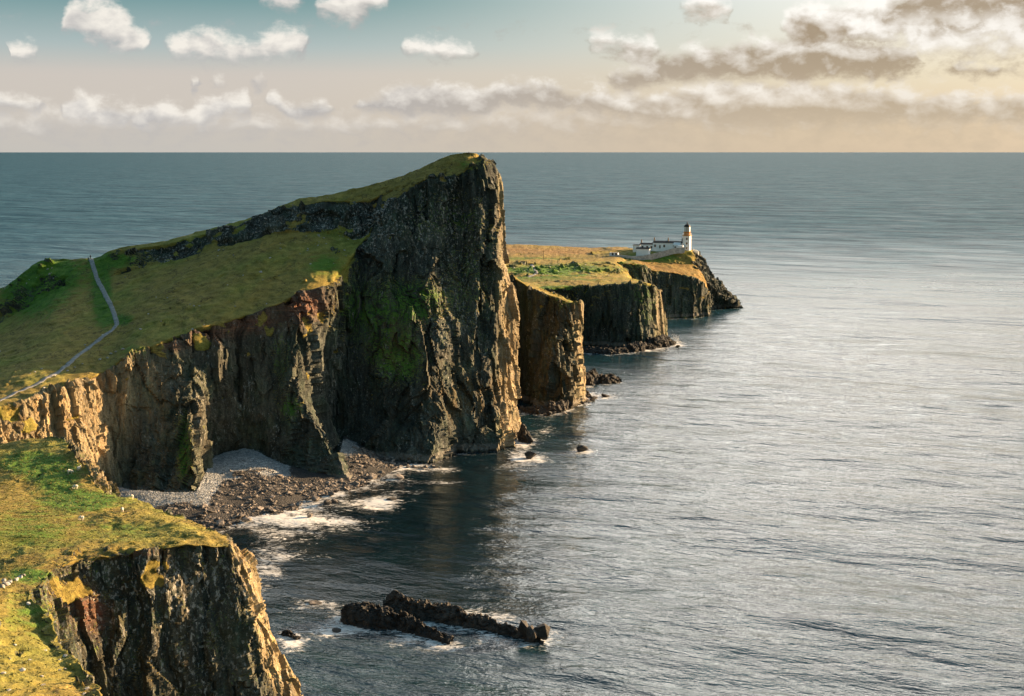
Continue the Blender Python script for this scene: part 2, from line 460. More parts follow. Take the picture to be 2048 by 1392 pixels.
    moss = N.math('MULTIPLY', N.sstep(N.math('ADD', N.math('MULTIPLY', green, 1.0), N.math('ADD', N.math('MULTIPLY_ADD', n2, 1.6, -0.8), N.math('MULTIPLY_ADD', n3, 2.0, -1.0))), 0.40, 0.62), N.sstep(nz, 0.05, 0.34))
    moss = N.math('MULTIPLY', moss, 0.85)
    rock = N.mix(moss, rock, N.mix(1.0, N.mix(0.25, lush, turf), (1.15, 1.25, 1.1, 1), 'MULTIPLY'))
    gf = N.math('MAXIMUM', gf, N.math('MULTIPLY', ledge, 0.9))
    col = N.mix(gf, rock, turf)
    bs = N.n('ShaderNodeBsdfPrincipled')
    N.set(bs.inputs['Base Color'], col)
    N.set(bs.inputs['Roughness'], N.math('MULTIPLY_ADD', gf, 0.15, 0.80))
    bs.inputs['Specular IOR Level'].default_value = 0.25
    hrock = N.math('ADD', N.math('MULTIPLY', n2, 0.55), N.math('MULTIPLY', N.noise(pos, 2.6, 5, 0.66), 0.45))
    hturf = N.math('ADD', N.math('MULTIPLY', g1, 0.9), N.math('ADD', N.math('MULTIPLY', g2, 0.42), N.math('MULTIPLY', g3, 0.24)))
    b1 = N.n('ShaderNodeBump'); b1.inputs['Strength'].default_value = 0.9; b1.inputs['Distance'].default_value = 0.9
    hm = N.n('ShaderNodeMix', data_type='FLOAT')
    N.set(hm.inputs[0], gf); N.set(hm.inputs[2], hrock); N.set(hm.inputs[3], hturf)
    N.set(b1.inputs['Height'], hm.outputs[0])
    N.set(bs.inputs['Normal'], b1.outputs[0])
    out = N.n('ShaderNodeOutputMaterial'); N.set(out.inputs[0], bs.outputs[0])
    return m
M_LAND = land_material()

def rock_material(name, lo, mid, hi, scale=1.0):
    m, N = new_mat(name)
    tco = N.n('ShaderNodeNewGeometry').outputs['Position']
    oi = N.n('ShaderNodeObjectInfo')
    n1 = N.noise(tco, 0.7 * scale, 5, 0.62); n2 = N.noise(tco, 3.0 * scale, 4, 0.65)
    t = N.math('ADD', N.math('MULTIPLY', n1, 0.6), N.math('MULTIPLY', n2, 0.4))
    t = N.math('ADD', t, N.math('MULTIPLY_ADD', oi.outputs['Random'], 0.16, -0.08))
    c = N.ramp(t, [(0.32, lo + (1,)), (0.5, mid + (1,)), (0.66, hi + (1,))])
    pz = N.sep(tco)[2]
    c = N.mix(N.sstep(N.math('ADD', pz, N.math('MULTIPLY', n1, 0.8)), 0.9, 0.35), c, (0.025, 0.024, 0.022, 1))
    bs = N.n('ShaderNodeBsdfPrincipled'); N.set(bs.inputs['Base Color'], c); bs.inputs['Roughness'].default_value = 0.85
    b = N.n('ShaderNodeBump'); b.inputs['Strength'].default_value = 0.7; b.inputs['Distance'].default_value = 0.3
    N.set(b.inputs['Height'], N.math('ADD', n1, n2)); N.set(bs.inputs['Normal'], b.outputs[0])
    out = N.n('ShaderNodeOutputMaterial'); N.set(out.inputs[0], bs.outputs[0])
    return m
def plain_material(name, col, rough=0.7, var=0.12, scale=2.0, spec=0.3):
    m, N = new_mat(name)
    p = N.n('ShaderNodeNewGeometry').outputs['Position']
    n1 = N.noise(p, scale, 5, 0.62)
    c = N.mix(N.sstep(n1, 0.3, 0.7), tuple(v * (1 - var) for v in col) + (1,), tuple(min(1, v * (1 + var)) for v in col) + (1,))
    bs = N.n('ShaderNodeBsdfPrincipled'); N.set(bs.inputs['Base Color'], c); bs.inputs['Roughness'].default_value = rough
    bs.inputs['Specular IOR Level'].default_value = spec
    b = N.n('ShaderNodeBump'); b.inputs['Strength'].default_value = 0.25; b.inputs['Distance'].default_value = 0.05
    N.set(b.inputs['Height'], N.noise(p, scale * 6, 3)); N.set(bs.inputs['Normal'], b.outputs[0])
    out = N.n('ShaderNodeOutputMaterial'); N.set(out.inputs[0], bs.outputs[0])
    return m

# ------------------------------------------------------------------ land
def rockify(P, Gr, scales, stretch, seed, turf=(0.35, 0.12), gnoise=0.8, rag=0.9):
    """displace a lofted sheet: broken facets where it is rock, tussocks where it is turf"""
    nu, nv = P.shape[:2]
    n = grid_normals(P).reshape(-1, 3)
    p = P.reshape(-1, 3).copy(); g = Gr.reshape(-1).copy()
    if rag:                                    # slumps and bites along the edges
        keep = sm(p[:, 2], 0.0, 6.0) * rag
        q_ = P.reshape(-1, 3) * np.array([1, 1, 0.16])       # bites run down the face as gullies
        for k in range(3):
            p[:, k] += keep * (0.35 if k == 2 else 1.0) * (1.6 * fbm(q_ * 0.10, 3, seed + 200 + k) + 0.55 * vnoise(q_ * 0.5, seed + 210 + k))
    g = sm(g + gnoise * fbm(p * 0.16, 4, seed + 90), 0.35, 0.65)
    rockw = 1 - g
    d = np.zeros(len(p))
    warp = np.stack([fbm(p * 0.12, 3, seed + 40 + k) for k in range(3)], 1)
    sel = rockw > 0.01
    ps = p[sel] + warp[sel] * 2.0
    dr = np.zeros(len(ps))
    st = np.array([1, 1, 1 / stretch])
    for k, (L, A) in enumerate(scales):
        stt = st if k < len(scales) - 1 else np.array([1, 1, 1 / max(1.5, stretch * 0.5)])
        dr += A * facets(ps * stt / L, seed + 20 * k)
    d[sel] += dr * rockw[sel]
    d += g * (turf[0] * fbm(p * 0.14, 3, seed + 70) + turf[1] * fbm(p * 0.8, 3, seed + 71))
    foot = sm(p[:, 2], -6, -1)
    p2 = p + n * (d * (0.3 + 0.7 * foot))[:, None]
    return p2.reshape(nu, nv, 3), g.reshape(nu, nv)

def blob(px, py, cx, cy, rx, ry, p=1.0):
    return np.exp(-(((px - cx) / rx) ** 2 + ((py - cy) / ry) ** 2))

def lerp(a, b, t):
    return a * (1 - t) + b * t

land_objs = []
def structure(o):
    o['kind'] = 'structure'
    return o

# --- the big headland: rails back shore, ridge, crag top, crag foot, rim, face 1, 2, 3, foot, under water
def st(ridge, ct, cb, rim, f1, f2, f3, foot, back=None):
    if f3 is None:
        f3 = lerp(f2, foot, 0.55)
    if back is None:
        back = np.array([ridge[0] - 10, ridge[1] + 95, -3.0])
    under = foot + np.array([0, -4.0, -5.0]) * 0.8
    return [back, ridge, ct, cb, rim, f1, f2, f3, foot, under]
H = [
    st(W(-330, 760, 545), W(-320, 775, 530), W(-310, 810, 505), W(-330, 960, 360), F(-320, 358, 14), F(-315, 355, 8), None, F(-310, 352, 0)),
    st(W(-170, 650, 540), W(-165, 662, 530), W(-160, 710, 510), W(-150, 870, 378), F(-140, 376, 20), F(-135, 372, 10), None, F(-130, 368, 0)),
    st(W(0, 577, 535), W(0, 585, 530), W(10, 640, 512), W(0, 815, 395), F(8, 393, 24), F(16, 390, 11), None, F(22, 387, 0)),
    st(W(100, 518, 535), W(95, 527, 531), W(112, 580, 515), W(110, 781, 412), F(118, 409, 25), F(126, 405, 12), None, F(132, 402, 0)),
    st(W(182, 515, 531), W(185, 521, 527), W(195, 562, 514), W(180, 758, 425), F(188, 422, 26), F(195, 418, 13), None, F(200, 415, 0)),
    st(W(255, 491, 529), W(260, 500, 525), W(278, 540, 513), W(212, 742, 433), F(220, 431, 29), F(226, 427, 14), None, F(230, 423, 0)),
    st(W(330, 480, 527), W(335, 489, 522), W(350, 522, 512), W(255, 708, 437), F(258, 434, 30), F(255, 430, 15), None, Zp(248, 985, 0)),
    st(W(400, 462, 526), W(405, 470, 521), W(420, 500, 511), W(310, 687, 442), F(312, 438, 34), F(316, 431, 17), None, Zp(322, 1002, 0)),
    st(W(470, 443, 525), W(475, 451, 520), W(490, 483, 510), W(375, 666, 447), F(376, 441, 34), W(382, 850, 428), W(390, 935, 420), Zp(402, 1012, 0)),
    st(W(540, 420, 524), W(545, 431, 519), W(548, 468, 509), W(430, 648, 452), F(430, 449, 40), F(426, 446, 20), F(424, 448, 9), Zp(425, 942, 1)),
    st(W(600, 397, 523), W(605, 411, 518), W(612, 465, 508), W(500, 627, 458), F(500, 456, 42), F(500, 454, 20), F(497, 459, 9), Zp(490, 924, 2)),
    st(W(660, 386, 522), W(662, 402, 516), W(660, 470, 506), W(560, 604, 463), F(560, 460, 45), F(556, 455, 22), F(560, 452, 10), Zp(570, 952, 0)),
    st(W(700, 376, 521), W(705, 402, 514), W(695, 477, 504), W(605, 588, 467), W(597, 680, 461), W(598, 790, 453), W(646, 873, 447), Zp(688, 964, 0)),
    st(W(722, 372, 520), W(730, 400, 512), W(715, 480, 503), W(648, 572, 474), W(655, 640, 476), W(648, 780, 478), W(655, 855, 479), Zp(672, 893, 3)),
    st(W(760, 360, 520), W(765, 386, 513), W(738, 468, 503), W(716, 502, 499), W(706, 600, 490), W(700, 730, 485), W(705, 850, 482), Zp(722, 914, 0)),
    st(W(800, 350, 519), W(806, 367, 511), W(778, 410, 505), W(772, 420, 504), W(775, 520, 495), W(780, 650, 488), W(790, 800, 481), Zp(795, 925, 0)),
    st(W(866, 322, 517), W(860, 345, 511), W(848, 359, 507), W(847, 364, 506), W(860, 500, 501), W(868, 650, 490), W(868, 800, 480), Zp(872, 932, 0)),
    st(W(905, 307, 516), W(905, 333, 511), W(905, 355, 507), W(905, 362, 506), W(918, 500, 508), W(925, 640, 502), W(922, 780, 491), Zp(918, 906, 0)),
    st(W(937, 303, 516), W(940, 318, 512), W(945, 333, 509), W(948, 345, 508), W(962, 480, 508), W(968, 640, 504), W(972, 780, 493), Zp(968, 902, 0)),
    st(W(950, 305, 517), W(960, 315, 514), W(974, 327, 512), W(982, 338, 511), W(997, 480, 511), W(999, 600, 507), W(1008, 780, 497), Zp(1020, 902, 0)),
    st(W(955, 308, 520), W(967, 313, 520), W(987, 331, 520), W(1000, 351, 520), W(1005, 470, 520), W(1012, 600, 515), W(1026, 770, 508), Zp(1042, 887, 0)),
    st(W(955, 309, 527), W(966, 316, 528), W(985, 333, 530), W(1000, 362, 530), W(1003, 480, 530), W(1037, 628, 524), W(1036, 764, 517), Zp(1056, 872, 0)),
    st(W(945, 306, 545), W(955, 316, 546), W(970, 335, 548), W(985, 370, 549), F(990, 551, 66), F(1012, 550, 38), F(1016, 548, 17), F(1022, 546, 0)),
    st(W(900, 309, 566), W(905, 316, 570), W(915, 335, 574), W(925, 370, 577), F(930, 580, 62), F(940, 583, 36), F(948, 585, 16), F(955, 588, 0)),
]
for i_, dpx in ((18, 4), (19, 9), (20, 12), (21, 13), (22, 10)):      # the rock swells outwards when it is broken up
    for k_ in range(2, 9):
        H[i_][k_] = H[i_][k_] - np.array([dpx / FPX * 515, 0, 0])
HG = []
for i in range(len(H)):
    if i < 4:   HG.append([1, .9, .55, 1.0, .25, 0, 0, 0, 0])
    elif i < 5: HG.append([1, 1, .95, 1.0, .2, 0, 0, 0, 0])
    elif i < 9: HG.append([1, .95, .36, 1.0, .3, 0, 0, 0, 0])
    elif i < 13: HG.append([1, 1, .27, 1.0, .22, 0, 0, 0, 0])
    elif i == 13: HG.append([1, 1, .2, .95, .3, 0, 0, 0, 0])
    elif i == 14: HG.append([1, 1, .15, .5, .15, 0, 0, 0, 0])
    elif i < 20: HG.append([1, 1, .75, .3, 0, 0, 0, 0, 0])
    else: HG.append([1, 1, .6, 0, 0, 0, 0, 0, 0])
P, Gr = loft(H, HG, [12, 44, 64, 150, 80, 100, 90, 70, 6], 0.42, 4)
P, Gm = rockify(P, Gr, [(15.0, 4.2), (6.0, 2.4), (2.6, 1.1), (1.1, 0.45), (0.7, 0.25)], 4.5, 3)
px, py = project(P)
zz = P[..., 2]
pf = P.reshape(-1, 3)
nz1 = fbm(pf * 0.05, 4, 5).reshape(px.shape)
rim_dist = np.zeros(px.shape)
green = (0.85 * blob(px, py, 90, 545, 95, 40) + 0.7 * blob(px, py, 60, 600, 90, 60) + 0.9 * blob(px, py, 205, 600, 22, 70) + 0.8 * blob(px, py, 245, 640, 30, 16)
         + 0.7 * blob(px, py, 650, 530, 50, 30) + 0.5 * blob(px, py, 930, 330, 50, 22) + 0.9 * blob(px, py, 770, 650, 60, 80) + 0.8 * blob(px, py, 840, 600, 50, 40)
         + 1.0 * blob(px, py, 800, 720, 40, 40) + 0.5 * blob(px, py, 700, 620, 40, 60) + 0.9 * blob(px, py, 368, 900, 14, 70) + 0.9 * blob(px, py, 580, 815, 24, 26)
         + 0.6 * blob(px, py, 560, 720, 18, 60) + 0.5 * blob(px, py, 270, 700, 70, 20) + 0.45 * blob(px, py, 950, 560, 60, 120) + 0.5 * blob(px, py, 900, 430, 90, 50) + 0.7 * blob(px, py, 240, 520, 60, 20))
red = (1.0 * blob(px, py, 615, 605, 40, 34) + 0.9 * blob(px, py, 500, 648, 60, 16) + 0.8 * blob(px, py, 420, 668, 50, 14) + 0.8 * blob(px, py, 330, 690, 45, 11) + 0.5 * blob(px, py, 560, 620, 40, 20))
tan = (0.55 * blob(px, py, 940, 790, 80, 60) + 0.55 * blob(px, py, 1020, 700, 20, 80) + 0.5 * blob(px, py, 790, 690, 40, 50) + 0.5 * blob(px, py, 60, 830, 120, 40) * (1 - Gm)) * (1 - Gm)
pale = 0.9 * blob(px, py, 560, 445, 200, 40) + 0.8 * blob(px, py, 740, 450, 60, 50) + 1.3 * blob(px, py, 880, 430, 90, 60) + 0.8 * blob(px, py, 940, 560, 60, 90) + 0.7 * blob(px, py, 40, 700, 60, 40) + 0.5 * blob(px, py, 880, 650, 70, 60) + 0.6 * blob(px, py, 330, 500, 120, 30)
light = (0.9 * sm(px + 40 * nz1, 300, 190) * sm(py, 690, 760) + 0.9 * blob(px, py, 250, 760, 26, 60) + 0.6 * blob(px, py, 310, 780, 20, 50) + 0.55 * sm(px, 990, 1000) * sm(py, 330, 350) + 0.35 * sm(px, 1000, 1012) * sm(py, 480, 560) + 0.16 * sm(px, 640, 520) * sm(py, 560, 640)) * (1 - Gm)  # sunlit walls and edge painted brighter; faint brown tone on the bay cliff
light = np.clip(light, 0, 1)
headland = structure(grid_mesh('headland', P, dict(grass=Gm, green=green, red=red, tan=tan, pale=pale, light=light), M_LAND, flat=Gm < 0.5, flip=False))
land_objs.append(headland)

# --- the near cliff with its sheep pasture and the terraced slope
def sb(in2, in1, brow, rim, f1, f2, f3, foot):
    if f3 is None:
        f3 = lerp(f2, foot, 0.5)
    under = foot + np.array([2.0, -2.0, -4.0])
    return [in2, in1, brow, rim, f1, f2, f3, foot, under]
B = [
    sb(F(-900, 350, 34), W(-300, 900, 350), W(-170, 893, 353), W(-120, 892, 356), F(-110, 360, 24), F(-100, 364, 12), None, F(-90, 368, 0)),
    sb(F(-850, 335, 35), W(-160, 935, 330), W(-10, 893, 345), W(0, 886, 350), F(8, 355, 22), F(14, 358, 10), None, F(20, 362, 0)),
    sb(F(-800, 320, 36), W(-60, 960, 312), W(88, 886, 338), W(104, 874, 345), F(124, 349, 27), F(140, 352, 14), None, F(150, 354, 0)),
    sb(F(-790, 312, 36), W(20, 972, 304), W(125, 920, 322), W(150, 903, 328), W(178, 908, 331), F(196, 336, 17), None, F(206, 338, 0)),
    sb(F(-780, 305, 36), W(50, 985, 300), W(140, 955, 307), W(172, 942, 311), W(208, 938, 314), W(218, 968, 313), None, F(236, 316, 0)),
    sb(F(-770, 298, 36), W(70, 1000, 290), W(165, 990, 295), W(200, 982, 300), W(218, 984, 302), F(230, 304, 15), None, F(240, 306, 0)),
    sb(F(-760, 290, 37), W(100, 1022, 276), W(238, 1004, 284), W(264, 996, 293), F(270, 295, 24), F(275, 296, 11), None, F(280, 297, 0)),
    sb(F(-750, 280, 37), W(170, 1050, 264), W(332, 1041, 263.5), W(355, 1032, 272), F(362, 274, 25), F(366, 275, 12), None, F(370, 276, 0)),
    sb(F(-745, 270, 37), W(220, 1062, 257), W(415, 1070, 249.5), W(446, 1067, 255.5), W(500, 1127, 254), W(536, 1224, 251), W(604, 1392, 247), F(645, 246, 0)),
    sb(F(-740, 262, 38), W(215, 1072, 252), W(408, 1082, 247), W(451, 1089, 246), W(474, 1132, 246), W(502, 1227, 244), W(545, 1372, 242), F(575, 241, 0)),
    sb(F(-735, 256, 38), W(180, 1076, 250), W(330, 1085, 243.5), W(342, 1096, 241), F(345, 239.5, 27), F(348, 238, 17), None, F(352, 236, 0)),
    sb(F(-730, 250, 38), W(120, 1081, 248), W(240, 1097, 240), W(249, 1107, 237), F(253, 236, 28), F(256, 234, 17), None, F(262, 232, 0)),
    sb(F(-725, 244, 38), W(50, 1090, 245), W(152, 1102, 238), W(180, 1114, 234.5), F(192, 233, 29), F(205, 231, 18), None, F(222, 228, 0)),
    sb(F(-720, 236, 39), W(-20, 1110, 238), W(90, 1130, 230), W(106, 1141, 227), F(132, 226, 29), F(155, 224, 18), None, F(190, 218, 0)),
    sb(F(-715, 228, 39), W(-60, 1140, 230), W(58, 1161, 221), W(78, 1168, 219), F(110, 217, 30), F(145, 214, 18), None, F(190, 207, 0)),
    sb(F(-710, 219, 39), W(-70, 1165, 216), W(48, 1186, 212), W(68, 1191, 211), F(70, 212, 30), F(90, 212, 16), None, F(130, 212, 0)),
    sb(F(-705, 210, 40), W(-90, 1200, 199), W(62, 1221, 206), W(88, 1225, 204), F(86, 205.5, 30), F(92, 206, 16), None, F(110, 206, 0)),
    sb(F(-700, 198, 40), W(-100, 1260, 185), W(86, 1281, 195), W(119, 1282, 193.5), F(116, 195, 30), F(119, 196, 16), None, F(126, 196, 0)),
    sb(F(-695, 185, 41), W(-100, 1330, 171), W(138, 1339, 181), W(173, 1340, 179), F(170, 180.5, 30), F(172, 181, 15), None, F(176, 181, 0)),
    sb(F(-690, 170, 42), W(-110, 1400, 157), W(165, 1396, 168), W(200, 1396, 166), F(198, 167, 30), F(200, 168, 15), None, F(204, 168, 0)),
    sb(F(-690, 145, 44), W(-110, 1520, 132), W(215, 1521, 141), W(255, 1526, 139), F(268, 137, 30), F(275, 134, 15), None, F(282, 132, 0)),
    sb(F(-690, 115, 47), W(-110, 1700, 115), W(275, 1700, 116), W(320, 1705, 114), F(335, 112, 30), F(342, 110, 15), None, F(350, 108, 0)),
]
BG = []
for i in range(len(B)):
    if i in (3, 4, 5): BG.append([1, 1, .75, .15, 0, 0, 0, 0])
    elif i in (8, 9): BG.append([1, 1, .95, .10, 0, 0, 0, 0])
    elif i in (10, 11): BG.append([1, 1, .95, .25, 0, 0, 0, 0])
    elif i in (12, 13, 14): BG.append([1, 1, .8, .35, .05, 0, 0, 0])
    elif i > 14: BG.append([1, 1, .85, .4, .1, 0, 0, 0])
    else: BG.append([1, 1, 1, .3, 0, 0, 0, 0])
P, Gr = loft(B, BG, [24, 150, 60, 60, 90, 90, 60, 5], 0.30, 3)
P, Gm = rockify(P, Gr, [(8.0, 2.0), (3.6, 1.3), (1.5, 0.6), (0.7, 0.26), (0.45, 0.13)], 4.0, 51, turf=(0.55, 0.14))
px, py = project(P)
# narrow sheep terraces on the near slope
ter = sm(py, 1180, 1240) * sm(px, 330, 120) * Gm
sl_ = (P[..., 0] * 0.75 - P[..., 1] * 0.42 + 1.6 * fbm(P.reshape(-1, 3) * 0.11, 3, 8).reshape(px.shape))
saw = (sl_ / 2.3) % 1.0
P[..., 2] += ter * 0.24 * (np.where(saw < 0.75, saw / 0.75, (1 - saw) / 0.25) - 0.5)
green = (0.9 * blob(px, py, 110, 950, 50, 26) + 0.8 * blob(px, py, 170, 1000, 80, 20) + 0.9 * blob(px, py, 60, 925, 60, 22) + 0.4 * blob(px, py, 60, 1060, 120, 60)
         + 0.18 + 0.6 * blob(px, py, 60, 1150, 50, 14) + 0.35 * blob(px, py, 260, 1060, 80, 25) + 0.4 * blob(px, py, 60, 1230, 60, 60))
red = 1.0 * blob(px, py, 185, 1230, 32, 34) + 0.6 * blob(px, py, 150, 1190, 40, 30) + 0.5 * blob(px, py, 280, 1105, 40, 10)
pale = 1.0 * blob(px, py, 350, 1160, 130, 60) + 0.5
tan = 0.15 * np.ones(px.shape) * (1 - Gm)
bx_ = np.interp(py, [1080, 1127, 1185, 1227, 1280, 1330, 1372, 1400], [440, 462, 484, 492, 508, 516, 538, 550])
light = np.clip((sm(px, bx_, bx_ + 16) * sm(py, 1070, 1090) + blob(px, py, 185, 945, 45, 45) + 0.35 * blob(px, py, 140, 1170, 25, 35)) * (1 - Gm), 0, 1)  # sunlit right edge, brow and gully rib painted into the colour
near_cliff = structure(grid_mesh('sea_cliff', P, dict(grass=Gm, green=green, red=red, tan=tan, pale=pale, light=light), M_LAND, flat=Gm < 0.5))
land_objs.append(near_cliff)

# --- three further cliffs towards the lighthouse
def sc(in3, in2, in1, rim, f1, f2, foot):
    under = foot + np.array([1.0, -3.0, -5.0])
    return [in3, in2, in1, rim, f1, f2, foot, under]
def face(rim, foot):
    return lerp(rim, foot, 0.33) + np.array([0, .4, 0]), lerp(rim, foot, 0.68) + np.array([0, .6, 0])
def cliff(name, defs, grassrow, rows, step, scales, stretch, seed, paint, terrace=0, grow=None):
    S = []
    for (i3, i2, i1, rim, foot) in defs:
        a, b = face(rim, foot)
        S.append(sc(i3, i2, i1, rim, a, b, foot))
    P, Gr = loft(S, grow or [grassrow] * len(S), rows, step, 3)
    if terrace:
        zt = P[..., 2] / terrace; fr = zt - np.floor(zt)
        P[..., 2] += (1 - sm(Gr, .2, .6)) * terrace * 0.85 * (sm(fr, .35, .65) - fr)
    P, Gm = rockify(P, Gr, scales, stretch, seed, turf=(0.6, 0.1))
    px, py = project(P)
    o = structure(grid_mesh(name, P, dict(grass=Gm, **paint(px, py, P, Gm)), M_LAND, flat=Gm < 0.5))
    land_objs.append(o)
    return o
C3 = [
    (F(930, 690, 38), F(940, 650, 46), W(960, 535, 612), W(975, 540, 590), Zp(1000, 795, 0)),
    (F(940, 695, 37), F(965, 655, 45), W(990, 538, 612), W(1008, 547, 588), Zp(1022, 800, 0)),
    (F(960, 700, 36), F(1005, 660, 43), W(1030, 560, 612), W(1046, 568, 588), Zp(1045, 803, 0)),
    (F(980, 702, 35), F(1035, 662, 42), W(1068, 571, 610), W(1078, 582, 584), Zp(1085, 815, 0)),
    (F(1000, 704, 34), F(1055, 664, 41), W(1100, 584, 604), W(1118, 598, 580), Zp(1126, 821, 0)),
    (F(1020, 706, 34), F(1080, 666, 40), W(1135, 600, 602), W(1155, 608, 583), Zp(1162, 806, 0)),
    (F(1030, 710, 32), F(1090, 672, 38), W(1130, 600, 615), W(1152, 606, 606), F(1164, 608, 0)),
    (F(1040, 716, 30), F(1080, 690, 36), F(1100, 650, 38), F(1120, 645, 36), F(1135, 648, 0)),
    (F(1040, 722, 28), F(1060, 710, 30), F(1070, 690, 32), F(1080, 690, 32), F(1095, 694, 0)),
]
cliff('sea_cliff', C3, [1, 1, .85, .1, 0, 0, 0], [10, 30, 40, 70, 70, 60, 4], 0.5, [(6.0, 3.6), (2.2, 2.0), (1.0, .7)], 14.0, 101,
      lambda px, py, P, G: dict(green=0.5 * blob(px, py, 1130, 605, 40, 14), red=px * 0, tan=0.22 * (1 - G) * sm(px, 1040, 1080), pale=px * 0, light=0.7 * sm(px, 1140, 1156) * (1 - G)))  # light: sunlit right corner painted into the rock
C4 = [
    (W(880, 490, 985), W(880, 526, 850), W(880, 556, 790), W(880, 578, 735), Zp(880, 692, 0)),
    (W(1010, 489, 985), W(1010, 527, 850), W(1010, 556, 790), W(1010, 577, 737), Zp(1010, 692, 0)),
    (W(1070, 490, 985), W(1070, 528, 850), W(1075, 552, 795), W(1080, 577, 740), Zp(1085, 692, 0)),
    (W(1140, 494, 985), W(1130, 528, 850), W(1140, 549, 805), W(1158, 572, 745), Zp(1165, 692, 0)),
    (W(1200, 496, 985), W(1190, 527, 855), W(1200, 549, 815), W(1232, 569, 752), Zp(1235, 695, 0)),
    (W(1230, 493, 985), W(1225, 526, 860), W(1245, 552, 820), W(1288, 567, 759), Zp(1290, 694, 0)),
    (W(1260, 496, 985), W(1238, 530, 862), W(1260, 556, 820), W(1316, 575, 768), Zp(1326, 684, 0)),
    (W(1270, 500, 985), W(1245, 535, 866), W(1265, 562, 835), F(1314, 795, 24), F(1326, 797, 0)),
    (W(1275, 510, 985), W(1250, 545, 870), F(1262, 850, 20), F(1290, 838, 18), F(1300, 840, 0)),
]
cliff('sea_cliff', C4, [.95, .66, 1, .05, 0, 0, 0], [40, 50, 60, 60, 60, 50, 4], 0.55, [(7.0, 3.0), (2.6, 1.4), (1.2, .5)], 8.0, 131,
      lambda px, py, P, G: dict(green=0.55 * blob(px, py, 1130, 537, 160, 11) + 0.3 * blob(px, py, 1130, 514, 120, 4) + 0.15 * sm(py, 505, 530) + 0.5 * sm(fbm(P.reshape(-1, 3) * np.array([0.012, 0.05, 0.05]), 3, 25).reshape(px.shape), 0.0, 0.35), red=px * 0,
                                tan=G * (0.85 + 0.6 * fbm(P.reshape(-1, 3) * np.array([0.012, 0.05, 0.05]), 3, 15).reshape(px.shape)) * (0.8 * sm(py, 522, 508) + 0.45 * blob(px, py, 1100, 562, 150, 6)), pale=1.0 * sm(py, 560, 545), light=0.6 * sm(px, 1300, 1318) * (1 - G)))  # light: sunlit right end painted into the rock
C5 = [
    (F(1180, 905, 37), W(1190, 521, 895), W(1200, 524, 880), W(1215, 526, 866), Zp(1215, 652, 0)),
    (F(1225, 906, 37), W(1225, 520, 898), W(1235, 524, 884), W(1248, 527, 871), Zp(1250, 650, 0)),
    (F(1260, 908, 36), W(1262, 521, 902), W(1272, 526, 888), W(1284, 530, 875), Zp(1288, 646, 0)),
    (F(1300, 910, 34), W(1300, 527, 905), W(1300, 533, 892), W(1304, 540, 880), Zp(1308, 641, 0)),
    (F(1350, 914, 33), W(1350, 530, 908), W(1350, 538, 897), W(1350, 546, 885), Zp(1350, 637, 0)),
    (F(1385, 920, 32), W(1388, 534, 913), W(1392, 545, 901), W(1392, 557, 890), Zp(1390, 635, 0)),
    (F(1400, 925, 28), W(1402, 548, 918), W(1408, 558, 906), W(1411, 571, 895), Zp(1410, 633, 0)),
    (F(1402, 930, 24), W(1405, 556, 922), W(1412, 570, 910), W(1416, 584, 900), Zp(1417, 630, 0)),
    (F(1400, 935, 20), F(1405, 930, 20), F(1412, 922, 16), F(1416, 915, 15), F(1420, 914, 0)),
]
cliff('sea_cliff', C5, [1, .9, .95, .1, 0, 0, 0], [10, 30, 40, 50, 50, 40, 4], 0.6, [(6.0, 2.2), (2.6, 1.0), (1.2, .4)], 7.0, 161,
      lambda px, py, P, G: dict(green=0.5 * blob(px, py, 1240, 524, 60, 8) + 0.35 * (1 - G), red=px * 0, tan=0.75 * G * sm(px, 1240, 1300), pale=px * 0, light=px * 0))
# lighthouse knoll and the stepped point below it
C6 = [
    (F(1170, 990, -3), W(1180, 500, 935), W(1190, 514, 915), W(1195, 519, 903), F(1195, 880, 20)),
    (F(1215, 990, -3), W(1215, 499, 940), W(1220, 512, 922), W(1225, 519, 905), F(1225, 884, 20)),
    (F(1260, 990, -3), W(1262, 496, 945), W(1262, 511, 921), W(1265, 521, 907), F(1265, 890, 20)),
    (F(1300, 990, -3), W(1300, 496, 945), W(1302, 508, 920), W(1305, 527, 909), F(1305, 894, 20)),
    (F(1345, 990, -3), W(1345, 496, 945), W(1347, 502, 921), W(1350, 528, 911), F(1350, 896, 20)),
    (F(1375, 985, -3), W(1375, 496, 940), W(1378, 501, 922), W(1382, 532, 914), F(1385, 898, 15)),
    (F(1390, 980, -3), W(1390, 499, 936), W(1393, 505, 924), W(1400, 545, 917), F(1408, 908, 2)),
    (F(1404, 978, -3), W(1405, 514, 938), W(1406, 524, 928), W(1412, 560, 921), Zp(1418, 622, 0)),
    (F(1416, 976, -3), W(1416, 538, 940), W(1418, 546, 931), W(1424, 575, 926), Zp(1432, 618, 0)),
    (F(1436, 974, -3), W(1436, 560, 944), W(1438, 566, 937), W(1442, 590, 933), Zp(1450, 617, 0)),
    (F(1453, 972, -3), W(1454, 583, 948), W(1455, 588, 942), W(1458, 600, 938), Zp(1463, 616, 0)),
    (F(1470, 970, -3), W(1472, 594, 951), W(1473, 598, 946), W(1474, 606, 943), Zp(1476, 616, 0)),
    (F(1480, 966, -3), W(1481, 604, 954), W(1481, 607, 950), W(1482, 610, 949), Zp(1484, 615, 0)),
]
G6 = [[.9, 1, .75, .45, .1, 0, 0]] * 6 + [[.6, .5, .3, .05, 0, 0, 0]] + [[.3, .1, 0, 0, 0, 0, 0]] * 6
